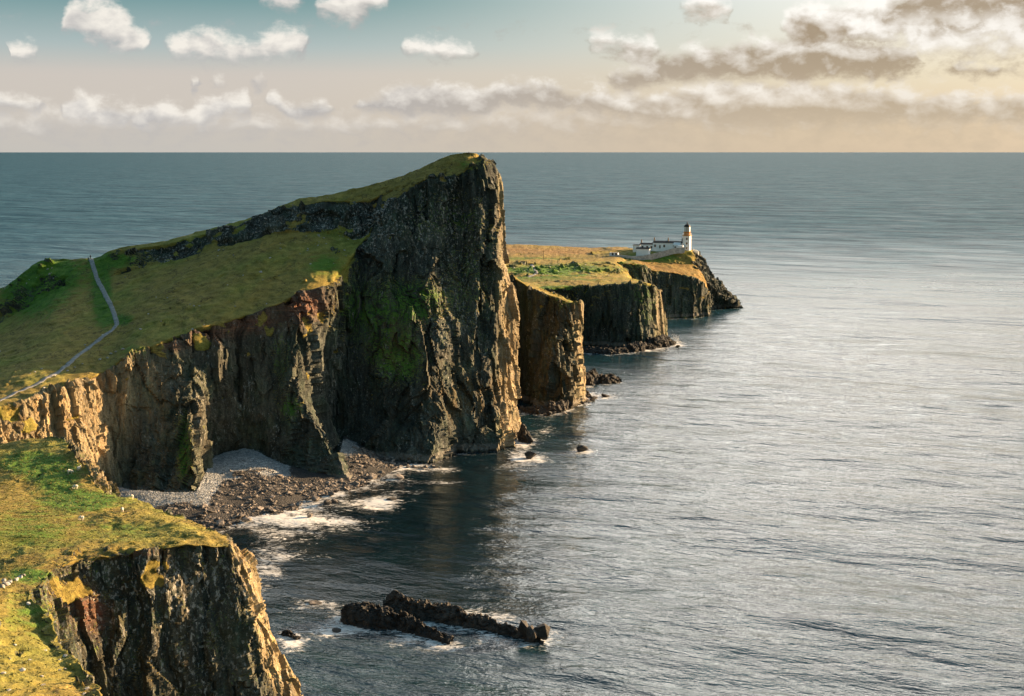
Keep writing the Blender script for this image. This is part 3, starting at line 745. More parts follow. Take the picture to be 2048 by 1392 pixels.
cliff('lighthouse_point', C6, [.9, 1, .7, .2, .05, 0, 0], [10, 30, 40, 50, 30, 20, 4], 0.6, [(6.0, 2.0), (2.4, 1.0), (1.2, .5)], 1.0, 191,
      lambda px, py, P, G: dict(green=0.7 * blob(px, py, 1300, 515, 90, 14), red=px * 0, tan=px * 0, pale=0.3 + px * 0, light=px * 0), terrace=2.6, grow=G6)

# ------------------------------------------------------------------ helpers for things
bpy.context.view_layer.update()
CAMV = Vector((0, 0, HC))
def hit(px, py, objs=None):
    d = Vector(px_dir(px, py)).normalized()
    best = None
    for o in (objs or land_objs):
        ok, loc, nrm, _ = o.ray_cast(CAMV, d)
        if ok and (best is None or (loc - CAMV).length < (best[0] - CAMV).length):
            best = (loc.copy(), nrm.copy())
    return best
def ground(x, y, objs=None):
    best = None
    for o in (objs or land_objs):
        ok, loc, nrm, _ = o.ray_cast(Vector((x, y, 300)), Vector((0, 0, -1)))
        if ok and (best is None or loc.z > best.z):
            best = loc.copy()
    return best
def tag(o, label, cat, group=None):
    o['label'] = label; o['category'] = cat
    if group:
        o['group'] = group
    return o
def stuff(o, label, cat):
    o['kind'] = 'stuff'
    return tag(o, label, cat)
def empty(name, loc, rz=0.0):
    o = bpy.data.objects.new(name, None); COL.objects.link(o)
    o.location = loc; o.rotation_euler = (0, 0, rz)
    o.empty_display_size = 0.2
    return o
def mesh_obj(name, verts, faces, mat, parent=None, smooth=False):
    me = bpy.data.meshes.new(name)
    me.from_pydata([tuple(v) for v in verts], [], [tuple(f) for f in faces])
    me.update()
    if smooth:
        me.polygons.foreach_set('use_smooth', [True] * len(me.polygons))
    me.materials.append(mat)
    o = bpy.data.objects.new(name, me); COL.objects.link(o)
    if parent:
        o.parent = parent
    return o
class MB:
    """collects solids and builds one mesh"""
    def __init__(self):
        self.v, self.f = [], []
    def add(self, v, f):
        n = len(self.v); self.v += [tuple(x) for x in v]; self.f += [tuple(i + n for i in q) for q in f]
        return self
    def box(self, x0, x1, y0, y1, z0, z1):
        v = [(x, y, z) for z in (z0, z1) for y in (y0, y1) for x in (x0, x1)]
        return self.add(v, [(0, 2, 3, 1), (4, 5, 7, 6), (0, 1, 5, 4), (2, 6, 7, 3), (0, 4, 6, 2), (1, 3, 7, 5)])
    def lathe(self, prof, n=16, cx=0.0, cy=0.0):
        v, f = [], []
        for (r, z) in prof:
            for k in range(n):
                a = 2 * math.pi * k / n + math.pi / n
                v.append((cx + r * math.cos(a), cy + r * math.sin(a), z))
        for i in range(len(prof) - 1):
            for k in range(n):
                f.append((i * n + k, i * n + (k + 1) % n, (i + 1) * n + (k + 1) % n, (i + 1) * n + k))
        f.append(tuple(range(n))[::-1]); f.append(tuple(range((len(prof) - 1) * n, len(prof) * n)))
        return self.add(v, f)
    def gable(self, x0, x1, y0, y1, z0, z1, hip=0.0):
        ym = (y0 + y1) / 2
        v = [(x0, y0, z0), (x1, y0, z0), (x1, y1, z0), (x0, y1, z0), (x0 + hip, ym, z1), (x1 - hip, ym, z1)]
        return self.add(v, [(0, 3, 2, 1), (0, 1, 5, 4), (2, 3, 4, 5), (1, 2, 5), (3, 0, 4)])
    def build(self, name, mat, parent=None, smooth=False):
        return mesh_obj(name, self.v, self.f, mat, parent, smooth)

def hull(seed, n=16, squash=(1, 1, 0.72), rough=0.28):
    r = np.random.default_rng(seed)
    p = r.normal(size=(n, 3)); p /= np.linalg.norm(p, axis=1, keepdims=True)
    p *= (1 - rough * r.random((n, 1))) * np.array(squash)
    bm = bmesh.new()
    for q in p:
        bm.verts.new(q)
    bmesh.ops.convex_hull(bm, input=bm.verts)
    loose = [v for v in bm.verts if not v.link_faces]
    bmesh.ops.delete(bm, geom=loose, context='VERTS')
    bm.verts.index_update()
    v = np.array([v.co[:] for v in bm.verts]); f = [[q.index for q in fc.verts] for fc in bm.faces]
    bm.free()
    return v, f
HULLS = [hull(500 + k, 18 + (k % 3) * 5) for k in range(10)]
M_BOULDER = rock_material('shore_boulder', (0.030, 0.027, 0.024), (0.135, 0.118, 0.102), (0.34, 0.29, 0.25))
M_DARKROCK = rock_material('wet_dark_rock', (0.007, 0.007, 0.006), (0.022, 0.020, 0.017), (0.075, 0.062, 0.048))
M_PEBBLE = rock_material('beach_pebble', (0.16, 0.17, 0.175), (0.34, 0.355, 0.36), (0.58, 0.59, 0.59), 2.0)
M_STONE = rock_material('pale_stone', (0.18, 0.17, 0.15), (0.36, 0.345, 0.31), (0.58, 0.56, 0.52), 1.5)
def hull_mesh_data(name, k, mat):
    me = bpy.data.meshes.new(name)
    v, f = HULLS[k]
    me.from_pydata([tuple(q) for q in v], [], f); me.update(); me.materials.append(mat)
    return me
BOULDER_ME = [hull_mesh_data('boulder', k, M_BOULDER) for k in range(10)]
DARK_ME = [hull_mesh_data('rock', k, M_DARKROCK) for k in range(10)]
STONE_ME = [hull_mesh_data('stone', k, M_STONE) for k in range(10)]
def put(name, me, loc, size, label, cat, group, flat=1.0, sink=0.25):
    o = bpy.data.objects.new(name, me); COL.objects.link(o)
    o.scale = (size * random.uniform(.8, 1.25), size * random.uniform(.8, 1.25), size * flat * random.uniform(.8, 1.15))
    o.rotation_euler = (random.uniform(-.25, .25), random.uniform(-.25, .25), random.uniform(0, 6.28))
    o.location = (loc[0], loc[1], loc[2] + size * flat * (0.5 - sink))
    return tag(o, label, cat, group)
def rock_cloud(name, locs, sizes, mat, ks=None, flat=0.8):
    """many small rocks in one mesh"""
    V, Fc = [], []
    n = 0
    for i, (l, s_) in enumerate(zip(locs, sizes)):
        v, f = HULLS[i % 10] if ks is None else ks[i % len(ks)]
        a = rng.random() * 6.28; c, q = math.cos(a), math.sin(a)
        sx, sy, sz = s_ * (0.75 + 0.5 * rng.random(3)) * np.array([1, 1, flat])
        w = v * np.array([sx, sy, sz])
        w = np.stack([w[:, 0] * c - w[:, 1] * q, w[:, 0] * q + w[:, 1] * c, w[:, 2]], 1) + np.asarray(l)
        V.append(w); Fc += [[k + n for k in ff] for ff in f]; n += len(v)
    return mesh_obj(name, np.concatenate(V), Fc, mat)
LOW = [hull(800 + k, 9, rough=0.2) for k in range(6)]

# ------------------------------------------------------------------ beach below the bay cliff
def beach_material():
    m, N = new_mat('shingle')
    pos = N.n('ShaderNodeNewGeometry').outputs['Position']
    dk = N.n('ShaderNodeAttribute'); dk.attribute_name = 'dark'
    vor = N.n('ShaderNodeTexVoronoi'); N.set(vor.inputs['Vector'], pos); vor.inputs['Scale'].default_value = 2.2
    r = N.sep(vor.outputs['Color'])[0]
    peb = N.ramp(r, [(0.0, (0.14, 0.15, 0.155, 1)), (0.5, (0.29, 0.305, 0.31, 1)), (1.0, (0.50, 0.51, 0.515, 1))])
    drk = N.ramp(N.math('MULTIPLY_ADD', r, 0.6, N.math('MULTIPLY', N.noise(pos, 0.5, 4), 0.4)), [(0.2, (0.012, 0.012, 0.012, 1)), (0.8, (0.050, 0.046, 0.042, 1))])
    f = N.sstep(N.math('ADD', dk.outputs['Fac'], N.math('MULTIPLY_ADD', N.noise(pos, 0.35, 4), 0.8, -0.4)), 0.35, 0.6)
    bs = N.n('ShaderNodeBsdfPrincipled'); N.set(bs.inputs['Base Color'], N.mix(f, peb, drk)); bs.inputs['Roughness'].default_value = 0.8
    b = N.n('ShaderNodeBump'); b.inputs['Strength'].default_value = 1.0; b.inputs['Distance'].default_value = 0.35
    N.set(b.inputs['Height'], N.math('MULTIPLY', vor.outputs['Distance'], -1.0)); N.set(bs.inputs['Normal'], b.outputs[0])
    out = N.n('ShaderNodeOutputMaterial'); N.set(out.inputs[0], bs.outputs[0])
    return m
BE = [(Zp(150, 965, 4), Zp(180, 1050, -.6)), (Zp(215, 972, 4), Zp(240, 1055, -.6)), (Zp(300, 982, 4.2), Zp(330, 1064, -.6)), (Zp(392, 985, 3.8), Zp(435, 1066, -.6)),
      (Zp(425, 918, 6), Zp(500, 1054, -.6)), (Zp(490, 898, 7.5), Zp(560, 1040, -.6)), (Zp(570, 930, 4), Zp(620, 1016, -.6)), (Zp(672, 950, 2.2), Zp(690, 992, -.6)),
      (Zp(688, 872, 7), Zp(765, 966, -.6)), (Zp(735, 893, 2.6), Zp(815, 948, -.6)), (Zp(800, 914, 0.6), Zp(850, 938, -.7))]
bst = [[a, lerp(a, b, 0.5) + np.array([0, 0, 0.3]), b, b + np.array([4.0, -9.0, -2.2])] for a, b in BE]
BP, _ = loft(bst, [[0, 0, 0]] * len(bst), [40, 40, 20], 0.8, 2)
bn = fbm(BP.reshape(-1, 3) * 0.22, 4, 77).reshape(BP.shape[:2])
BP[..., 2] += 0.5 * bn
bpx, bpy_ = project(BP)
vrow = np.linspace(0, 1, BP.shape[1])[None, :]
dark = np.broadcast_to(sm(vrow + 0.10 * bn, 0.24, 0.36), bpx.shape).copy()
dark = np.maximum(dark, sm(bpx, 560, 600) * (1 - blob(bpx, bpy_, 690, 897, 32, 20)))
beach = structure(grid_mesh('beach', BP, dict(dark=dark), beach_material()))
nb_u, nb_v = BP.shape[:2]
# pebbles
sel = []
ui = rng.integers(0, nb_u, 26000); vi = rng.integers(0, int(nb_v * 0.5), 26000)
pp = BP[ui, vi]; keep = (dark[ui, vi] < 0.45) & (bpx[ui, vi] > 230)
pp = pp[keep][:9000]
pp = pp + np.concatenate([rng.normal(0, 0.5, (len(pp), 2)), np.zeros((len(pp), 1))], 1)
stuff(rock_cloud('pebbles', pp, 0.14 + 0.28 * rng.random(len(pp)) ** 2, M_PEBBLE, LOW, 0.6), 'pale grey pebbles banked up below the bay cliff', 'pebbles')
# small boulders between the pebbles and the water
ui = rng.integers(0, nb_u, 14000); vi = (nb_v * (0.22 + 0.60 * rng.random(14000))).astype(int)
pp = BP[ui, vi]; keep = ((dark[ui, vi] > 0.3) | (rng.random(len(pp)) < 0.10)) & (bpx[ui, vi] > 330) & (fbm(pp * 0.12, 3, 91) > -0.22)
pp = pp[keep][:5200]
stuff(rock_cloud('small_boulders', pp, 0.25 + 0.75 * rng.random(len(pp)) ** 2.5, M_BOULDER, LOW, 0.75), 'mass of small dark boulders along the tide line of the bay', 'boulders')
WET = []                                     # plan points where rocks break the water
for l in pp[pp[:, 2] < 0.4]:
    WET.append((l[0], l[1]))
random.seed(21)
named = [(510, 996, 2.3), (470, 1004, 1.6), (441, 1043, 1.9), (457, 1046, 1.5), (630, 995, 1.9), (655, 1003, 1.8), (662, 985, 1.6), (620, 1028, 1.5), (585, 1008, 1.4), (558, 1000, 1.3),
         (712, 965, 1.7), (745, 952, 2.0), (800, 951, 1.9), (668, 1000, 1.5), (520, 1015, 1.8), (480, 1030, 1.7), (495, 1036, 1.9), (545, 1018, 1.6), (605, 985, 1.2), (690, 958, 1.6), (420, 1008, 1.2)]
for (px_, py_, s_) in named:
    l = Zp(px_, py_ + 4, 0.5)
    put('boulder', BOULDER_ME[random.randrange(10)], l, s_ * 0.82, 'large pale rounded boulder standing out on the dark boulder shore', 'boulder', 'large boulders on the bay shore', 0.85)
    if l[1] < 440 or px_ > 600: WET.append((l[0], l[1]))
cnt = 0
while cnt < 150:
    u_, v_ = random.randrange(nb_u), int(nb_v * random.uniform(0.30, 0.74))
    l = BP[u_, v_]
    if bpx[u_, v_] < 395 or dark[u_, v_] < 0.3:
        continue
    put('boulder', BOULDER_ME[random.randrange(10)], l, random.uniform(0.55, 1.15), 'grey-brown boulder among many on the dark shore of the bay', 'boulder', 'boulders on the bay shore', 0.8)
    cnt += 1

for k in range(22):
    l = lerp(Zp(715, 936, 0.1), Zp(885, 936, 0.1), k / 21) + np.array([random.uniform(-1.5, 1.5), random.uniform(-3.0, 2.5), 0])
    put('boulder', BOULDER_ME[random.randrange(10)], l, random.uniform(0.5, 1.3), 'wave-washed boulder at the waterline under the great cliff face', 'boulder', 'boulders under the great cliff face', 0.75)
    WET.append((l[0], l[1]))

# ------------------------------------------------------------------ skerries and ledges: ridges of broken rock in the water
def skerry(name, spine, label, cat='rock', scales=((2.4, 1.1), (1.0, .75), (.45, .3)), seed=300, rows=26, step=0.35, group=None):
    """spine: (px, py of the waterline in front, half width m, height m)"""
    stn = []
    for (px_, py_, w, h) in spine:
        c = Zp(px_, py_, 0.0) + np.array([0, w, 0])
        stn.append([c + np.array([0, q * w, z_ * h * 0.9 if z_ > 0 else z_]) for q, z_ in ((-1.25, -1.6), (-1.0, 0.05), (-.62, .62), (-.12, .95), (.3, 1.0), (.7, .6), (1.0, 0.02), (1.3, -1.6))])
    Pk, Gk = loft(stn, [[0] * 7] * len(stn), [5, 12, 14, 10, 12, 10, 5], step, 3)
    Pk, _ = rockify(Pk, Gk - 1, list(scales), 1.6, seed)
    me_o = grid_mesh(name, Pk, {}, M_DARKROCK, flat=np.ones(Pk.shape[:2], bool))
    tag(me_o, label, cat, group)
    q = Pk.reshape(-1, 3); q = q[np.abs(q[:, 2]) < 0.5][::4]
    WET.extend([(a[0], a[1]) for a in q])
    return me_o
skerry('skerry', [(682, 1240, 1.0, 1.2), (694, 1250, 2.6, 4.2), (730, 1253, 3.2, 4.6), (775, 1258, 3.0, 3.6), (820, 1266, 2.4, 3.2), (860, 1277, 1.9, 2.4), (888, 1285, 1.4, 1.7), (902, 1286, .6, .5)],
       'long dark rock ridge rising from the water, its blunt end towards the near cliff', seed=301)
skerry('skerry', [(770, 1226, 1.2, 3.2), (790, 1232, 2.4, 5.2), (830, 1240, 2.3, 4.6), (880, 1247, 2.2, 4.4), (918, 1254, 1.9, 3.9), (932, 1257, 1.4, 2.4), (960, 1258, 1.6, 2.6), (985, 1264, 1.7, 2.4), (1015, 1272, 1.7, 2.0), (1040, 1280, 1.9, 2.0), (1075, 1287, 1.6, 1.2), (1088, 1288, .6, .3)],
       'jagged dark rock ridge trailing towards three upright blocks at its seaward end', seed=330)
random.seed(33)
for (px_, py_, sx, sz, lab) in [(1050, 1277, 2.2, 3.6, 'upright dark block at the seaward end of the jagged ridge, innermost of three'), (1064, 1283, 1.9, 3.2, 'short dark block wedged between two taller blocks on the jagged ridge'),
                                (1084, 1281, 2.1, 3.9, 'tall outermost dark block at the seaward tip of the jagged ridge')]:
    o = put('rock', DARK_ME[random.randrange(10)], Zp(px_, py_, 0.3), sx, lab, 'rock', None, sz / sx, 0.0)
skerry('ledge', [(1152, 768, 2, 2), (1165, 772, 5, 6.0), (1185, 771, 5, 6.2), (1205, 769, 5, 5.2), (1225, 768, 4.4, 3.8), (1240, 766, 3, 2.4), (1246, 765, 1, .5)],
       'low dark rock shelf running out behind the columnar cliff', 'rock', ((4, 2.0), (1.6, 1.0), (.8, .4)), 360, step=0.5)
skerry('ledge', [(1160, 706, 3, 1.6), (1190, 708, 6, 3.0), (1230, 709, 6, 3.4), (1270, 705, 6, 3.6), (1305, 699, 7, 5.0), (1330, 695, 7, 7.0), (1343, 692, 4, 3.6), (1349, 690, 1.5, 1.0)],
       'dark boulder shelf at the foot of the flat-topped cliff', 'rock', ((4, 2.0), (1.6, 1.0), (.8, .4)), 370, step=0.6)
skerry('ledge', [(1040, 826, 2, 1.2), (1075, 828, 4, 2.6), (1110, 827, 4, 3.6), (1140, 820, 4, 4.0), (1160, 806, 4, 4.4), (1175, 797, 3, 3.0), (1186, 796, 1.2, .8)],
       'tumbled dark rock apron at the foot of the columnar cliff', 'rock', ((3, 1.8), (1.4, 1.0), (.7, .4)), 380, step=0.45)
skerry('ledge', [(1036, 882, 1.2, 3.5), (1046, 884, 2.6, 6.5), (1056, 886, 2.2, 4.5), (1064, 887, 1.0, 1.2)], 'pointed dark rock leaning on the seaward corner of the headland', 'rock', ((3, 1.6), (1.4, .9), (.7, .4)), 390, step=0.4)
skerry('ledge', [(556, 1272, .6, .4), (570, 1275, 1.4, 1.0), (585, 1279, 1.2, .9), (600, 1283, .7, .4)], 'small dark reef awash beside the near cliff', 'rock', ((2, .8), (1, .5), (.5, .25)), 395, step=0.3)
for (px_, py_, sx, fl, lab) in [(1164, 903, 2.3, .9, 'lone square rock standing in open water off the headland'), (1060, 915, 3.0, .75, 'broad broken rock in the surf at the foot of the headland'),
                                (1211, 794, 2.8, .42, 'flat dark rock off the columnar cliff, farthest out'), (1188, 797, 1.9, .5, 'low dark rock beside the apron of the columnar cliff'),
                                (1170, 789, 1.9, .3, 'thin sliver of rock just awash by the columnar cliff'), (1128, 828, 1.2, .6, 'small reddish rock below the columnar cliff'),
                                (845, 921, 2.2, .8, 'stump of rock at the water edge below the great cliff face'), (783, 1000, 2.0, .35, 'low rock washed by waves in the middle of the bay'),
                                (673, 1262, 1.1, .4, 'small rock awash beside the blunt end of the long ridge'), (628, 1206, 2.1, .13, 'brown rock barely breaking the surface of the bay')]:
    l = Zp(px_, py_, 0.0)
    put('rock', DARK_ME[random.randrange(10)] if not ('brown' in lab or 'reddish' in lab) else BOULDER_ME[0], l, sx, lab, 'rock', None, fl, 0.05)
    for k in range(14):
        WET.append((l[0] + sx * math.cos(k * .45), l[1] + sx * math.sin(k * .45)))
for k in range(26):                          # rocks along the foot of the columnar cliff
    t = k / 25
    l = lerp(Zp(1085, 830, 0.0), Zp(1182, 800, 0.0), t) + np.array([random.uniform(-2, 2), random.uniform(-2.5, 2.5), 0.2])
    put('boulder', BOULDER_ME[random.randrange(10)] if k % 3 == 0 else DARK_ME[random.randrange(10)], l, random.uniform(0.7, 1.8), 'sea-washed boulder at the foot of the columnar cliff', 'boulder', 'boulders below the columnar cliff', 0.9)
    WET.append((l[0], l[1]))
for k in range(30):
    t = k / 29
    l = lerp(Zp(1170, 704, 0.0), Zp(1348, 694, 0.0), t) + np.array([random.uniform(-2, 2), random.uniform(-3, 6), 0.4])
    put('boulder', DARK_ME[random.randrange(10)], l, random.uniform(0.9, 2.0), 'dark boulder on the shelf below the flat-topped cliff', 'boulder', 'boulders below the flat-topped cliff', 0.8)

# ------------------------------------------------------------------ sea
def sea_material():
    m, N = new_mat('sea_water')
    pos = N.n('ShaderNodeNewGeometry').outputs['Position']
    fo = N.n('ShaderNodeAttribute'); fo.attribute_name = 'foam'
    # wind waves: crests run across the view, longer than they are deep
    rot = N.n('ShaderNodeVectorRotate'); rot.rotation_type = 'Z_AXIS'; rot.inputs['Angle'].default_value = math.radians(24)
    N.set(rot.inputs['Vector'], pos)
    st_ = N.vmath('MULTIPLY', rot.outputs[0], (0.40, 1.0, 1.0))
    w00 = N.noise(st_, 0.0065, 4, 0.6, 0.3)
    w0 = N.noise(st_, 0.022, 3, 0.5, 0.3)
    w1 = N.noise(st_, 0.085, 4, 0.55, 0.4)
    w2 = N.noise(st_, 0.33, 4, 0.6, 0.5)
    w3 = N.noise(N.vmath('MULTIPLY', rot.outputs[0], (0.6, 1.0, 1.0)), 1.2, 3, 0.6)
    h = N.math('ADD', N.math('ADD', N.math('ADD', N.math('MULTIPLY', w00, 14.0), N.math('MULTIPLY', w0, 5.5)), N.math('MULTIPLY', w1, 1.9)), N.math('ADD', N.math('MULTIPLY', w2, 0.62), N.math('MULTIPLY', w3, 0.19)))
    ca = N.n('ShaderNodeAttribute'); ca.attribute_name = 'calm'
    b = N.n('ShaderNodeBump'); b.inputs['Distance'].default_value = 1.0
    N.set(b.inputs['Strength'], N.math('MULTIPLY_ADD', ca.outputs['Fac'], -0.45, 1.0))
    N.set(b.inputs['Height'], h)
    chop = N.noise(N.vmath('MULTIPLY', rot.outputs[0], (0.55, 1.0, 1.0)), 0.05, 7, 0.75, 0.4)
    strk0 = N.noise(N.vmath('MULTIPLY', rot.outputs[0], (0.25, 1.0, 1.0)), 0.02, 5, 0.65, 0.6)
    f1 = N.noise(N.vmath('MULTIPLY', pos, (0.5, 1, 1)), 0.75, 6, 0.70, 1.6)
    f2 = N.noise(pos, 0.12, 4, 0.6, 0.8)
    fv = N.math('ADD', fo.outputs['Fac'], N.math('ADD', N.math('MULTIPLY_ADD', f1, 2.6, -1.3), N.math('MULTIPLY_ADD', f2, 1.3, -0.65)))
    foam = N.math('MULTIPLY', N.sstep(fv, 0.52, 1.15), N.sstep(fo.outputs['Fac'], 0.02, 0.2))
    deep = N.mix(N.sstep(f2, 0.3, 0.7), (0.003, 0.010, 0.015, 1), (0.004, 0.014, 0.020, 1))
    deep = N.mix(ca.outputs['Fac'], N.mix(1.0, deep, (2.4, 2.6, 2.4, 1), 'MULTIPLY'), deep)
    deep = N.mix(N.sstep(N.sep(pos)[1], 500.0, 1600.0), deep, N.mix(N.sstep(N.math('ADD', N.math('MULTIPLY', strk0, 0.4), N.math('MULTIPLY', chop, 0.6)), 0.38, 0.62), (0.006, 0.038, 0.066, 1), (0.044, 0.118, 0.168, 1)))  # offshore ripple lights and darks put into the base colour
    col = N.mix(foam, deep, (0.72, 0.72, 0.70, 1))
    bs = N.n('ShaderNodeBsdfPrincipled')
    N.set(bs.inputs['Base Color'], col)
    strk = N.noise(N.vmath('MULTIPLY', rot.outputs[0], (0.5, 1.0, 1.0)), 0.02, 5, 0.65, 0.6)
    off = N.math('MULTIPLY_ADD', N.sstep(N.sep(pos)[1], 500.0, 2200.0), N.math('MULTIPLY_ADD', strk, 0.5, 0.30), N.math('MULTIPLY_ADD', strk, 0.16, 0.02))     # unresolved chop offshore
    N.set(bs.inputs['Roughness'], N.math('ADD', N.math('MULTIPLY', foam, 0.6), off))
    N.set(bs.inputs['IOR'], N.sstep(N.sep(pos)[1], 450.0, 1300.0, 1.5, 1.13))
    N.set(bs.inputs['Normal'], b.outputs[0])
    out = N.n('ShaderNodeOutputMaterial'); N.set(out.inputs[0], bs.outputs[0])
    return m
def axis(lo, hi, step, far, ratio=1.35):
    a = list(np.arange(lo, hi + step * 0.5, step))
    s = step
    while a[-1] < far:
        s *= ratio; a.append(a[-1] + s)
    s = step
    b = []
    x = lo
    while x > -far:
        s *= ratio; x -= s; b.append(x)
    return np.array(b[::-1] + a)
xs = axis(-170, 190, 1.2, 400000.0); ys = axis(200, 960, 1.6, 400000.0)
X, Y = np.meshgrid(xs, ys, indexing='ij')
SP_ = np.stack([X, Y, np.zeros_like(X)], -1)
inn = (sm(X, -300, -160) * sm(X, 420, 190) * sm(Y, 100, 210) * sm(Y, 1500, 960))
pf = SP_.reshape(-1, 3)
q = pf * np.array([0.045, 0.10, 1]); q = np.stack([q[:, 0] + 0.35 * q[:, 1], q[:, 1] - 0.3 * q[:, 0], q[:, 2]], 1)
SP_[..., 2] = (0.45 * fbm(q * 0.55, 3, 400) + 0.22 * fbm(q * 2.2, 2, 410)).reshape(X.shape) * inn
# foam where land or rocks meet the water
pts = []
for o in land_objs:
    n = len(o.data.vertices); co = np.empty(n * 3, np.float32); o.data.vertices.foreach_get('co', co)
    co = co.reshape(-1, 3); s_ = co[(np.abs(co[:, 2]) < 0.5)]
    pts.append(s_[::6, :2])
SHORE = np.concatenate(pts)
def dist_field(X, Y, pts, cell=3.0, maxd=30):
    """coarse distance to a set of points on the sea grid"""
    x0, y0 = -400.0, 100.0
    nx, ny = 360, 340
    g = np.full((nx, ny), 1e3)
    i = ((pts[:, 0] - x0) / cell).astype(int); j = ((pts[:, 1] - y0) / cell).astype(int)
    ok = (i >= 0) & (i < nx) & (j >= 0) & (j < ny)
    g[i[ok], j[ok]] = 0
    for _ in range(int(maxd / cell) + 2):
        for dx, dy, c in ((1, 0, 1), (-1, 0, 1), (0, 1, 1), (0, -1, 1), (1, 1, 1.414), (-1, 1, 1.414), (1, -1, 1.414), (-1, -1, 1.414)):
            g = np.minimum(g, np.roll(np.roll(g, dx, 0), dy, 1) + c * cell)
    fx = np.clip((X - x0) / cell, 0, nx - 2); fy = np.clip((Y - y0) / cell, 0, ny - 2)
    a = fx.astype(int); b = fy.astype(int); u = fx - a; v = fy - b
    return (g[a, b] * (1 - u) * (1 - v) + g[a + 1, b] * u * (1 - v) + g[a, b + 1] * (1 - u) * v + g[a + 1, b + 1] * u * v)
bw = BP.reshape(-1, 3); bw = bw[np.abs(bw[:, 2]) < 0.35][:, :2]
D = dist_field(X, Y, SHORE)
DW = dist_field(X, Y, np.concatenate([np.array(WET), bw]))
spx, spy = project(SP_)
foam = 0.58 * np.exp(-D / 4.0) + 0.74 * np.exp(-DW / 4.2)
foam = foam + 0.55 * blob(spx, spy, 560, 1085, 60, 60) + 0.6 * blob(spx, spy, 630, 1040, 80, 24) + 0.65 * blob(spx, spy, 530, 1140, 40, 50)
for (cx, cy, rx, ry, a_) in [(735, 1005, 60, 12, .55), (880, 965, 60, 8, .6), (800, 985, 60, 9, .45), (700, 1040, 70, 10, .5), (760, 1060, 60, 7, .3), (640, 1110, 70, 10, .3), (1040, 935, 70, 14, .42), (1100, 860, 50, 18, .42), (1050, 905, 40, 20, .4), (760, 1018, 50, 8, .4), (650, 1070, 70, 14, .25),
                          (900, 940, 40, 8, .3), (960, 1225, 80, 16, .35), (1000, 1238, 70, 14, .4), (1110, 1265, 40, 28, .45), (900, 1296, 60, 16, .45), (840, 1310, 60, 14, .2), (670, 1215, 40, 14, .4), (680, 1262, 50, 14, .38), (590, 1285, 30, 30, .35), (1170, 900, 30, 10, .3),
                          (1250, 745, 40, 8, .3), (1290, 700, 60, 7, .35), (1352, 688, 26, 12, .5), (1370, 640, 60, 6, .2), (1230, 790, 60, 10, .3), (780, 1288, 40, 10, .2), (600, 1390, 40, 40, .35)]:
    foam = foam + 1.2 * a_ * blob(spx, spy, cx, cy, rx, ry)
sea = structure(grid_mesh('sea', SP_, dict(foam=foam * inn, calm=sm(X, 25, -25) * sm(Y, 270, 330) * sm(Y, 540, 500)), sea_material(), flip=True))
# ------------------------------------------------------------------ footpath
M_PATH = plain_material('path_concrete', (0.24, 0.235, 0.225), 0.85, 0.25, 1.2)
def path(name, pix, width, lift=0.05):
    c = [hit(*p)[0] for p in pix if hit(*p)]
    c = np.array([tuple(v) for v in c])
    d = np.concatenate([[0], np.cumsum(np.linalg.norm(np.diff(c, axis=0), axis=1))])
    n = int(d[-1] / 0.7)
    q = pchip(d, c, np.linspace(0, d[-1], n))
    t = np.gradient(q[:, :2], axis=0); t /= np.linalg.norm(t, axis=1, keepdims=True) + 1e-9
    nr = np.stack([-t[:, 1], t[:, 0]], 1)
    V, Fc = [], []
    offs = (-1.0, -0.98, -0.35, 0.35, 0.98, 1.0)
    zc = []
    for i in range(n):
        g = ground(q[i, 0], q[i, 1]); zc.append(g.z if g else q[i, 2])
    zc = blur(np.array(zc), 0, 3)
    for i in range(n):
        zs = [(ground(q[i, 0] + nr[i, 0] * s_ * width / 2, q[i, 1] + nr[i, 1] * s_ * width / 2) or Vector((0, 0, zc[i]))).z for s_ in offs]
        for k, s_ in enumerate(offs):
            z_ = max(zs[k], zc[i] - 0.3) + lift if 0 < k < 5 else zs[k] - 0.15
            V.append((q[i, 0] + nr[i, 0] * s_ * width / 2, q[i, 1] + nr[i, 1] * s_ * width / 2, z_))
    m = len(offs)
    for i in range(n - 1):
        for k in range(m - 1):
            Fc.append((i * m + k, i * m + k + 1, (i + 1) * m + k + 1, (i + 1) * m + k))
    return structure(mesh_obj(name, V, Fc, M_PATH, smooth=True))
bpy.context.view_layer.update()
path('path', [(181, 518), (186, 532), (191, 547), (203, 574), (216, 600), (226, 622), (232, 640), (233, 650), (226, 659), (206, 673), (173, 699), (126, 736), (73, 769), (20, 792), (0, 801), (-60, 824)], 1.5, 0.07)
path('path', [(1061, 529), (1068, 537), (1073, 544), (1066, 550), (1057, 554)], 1.8)

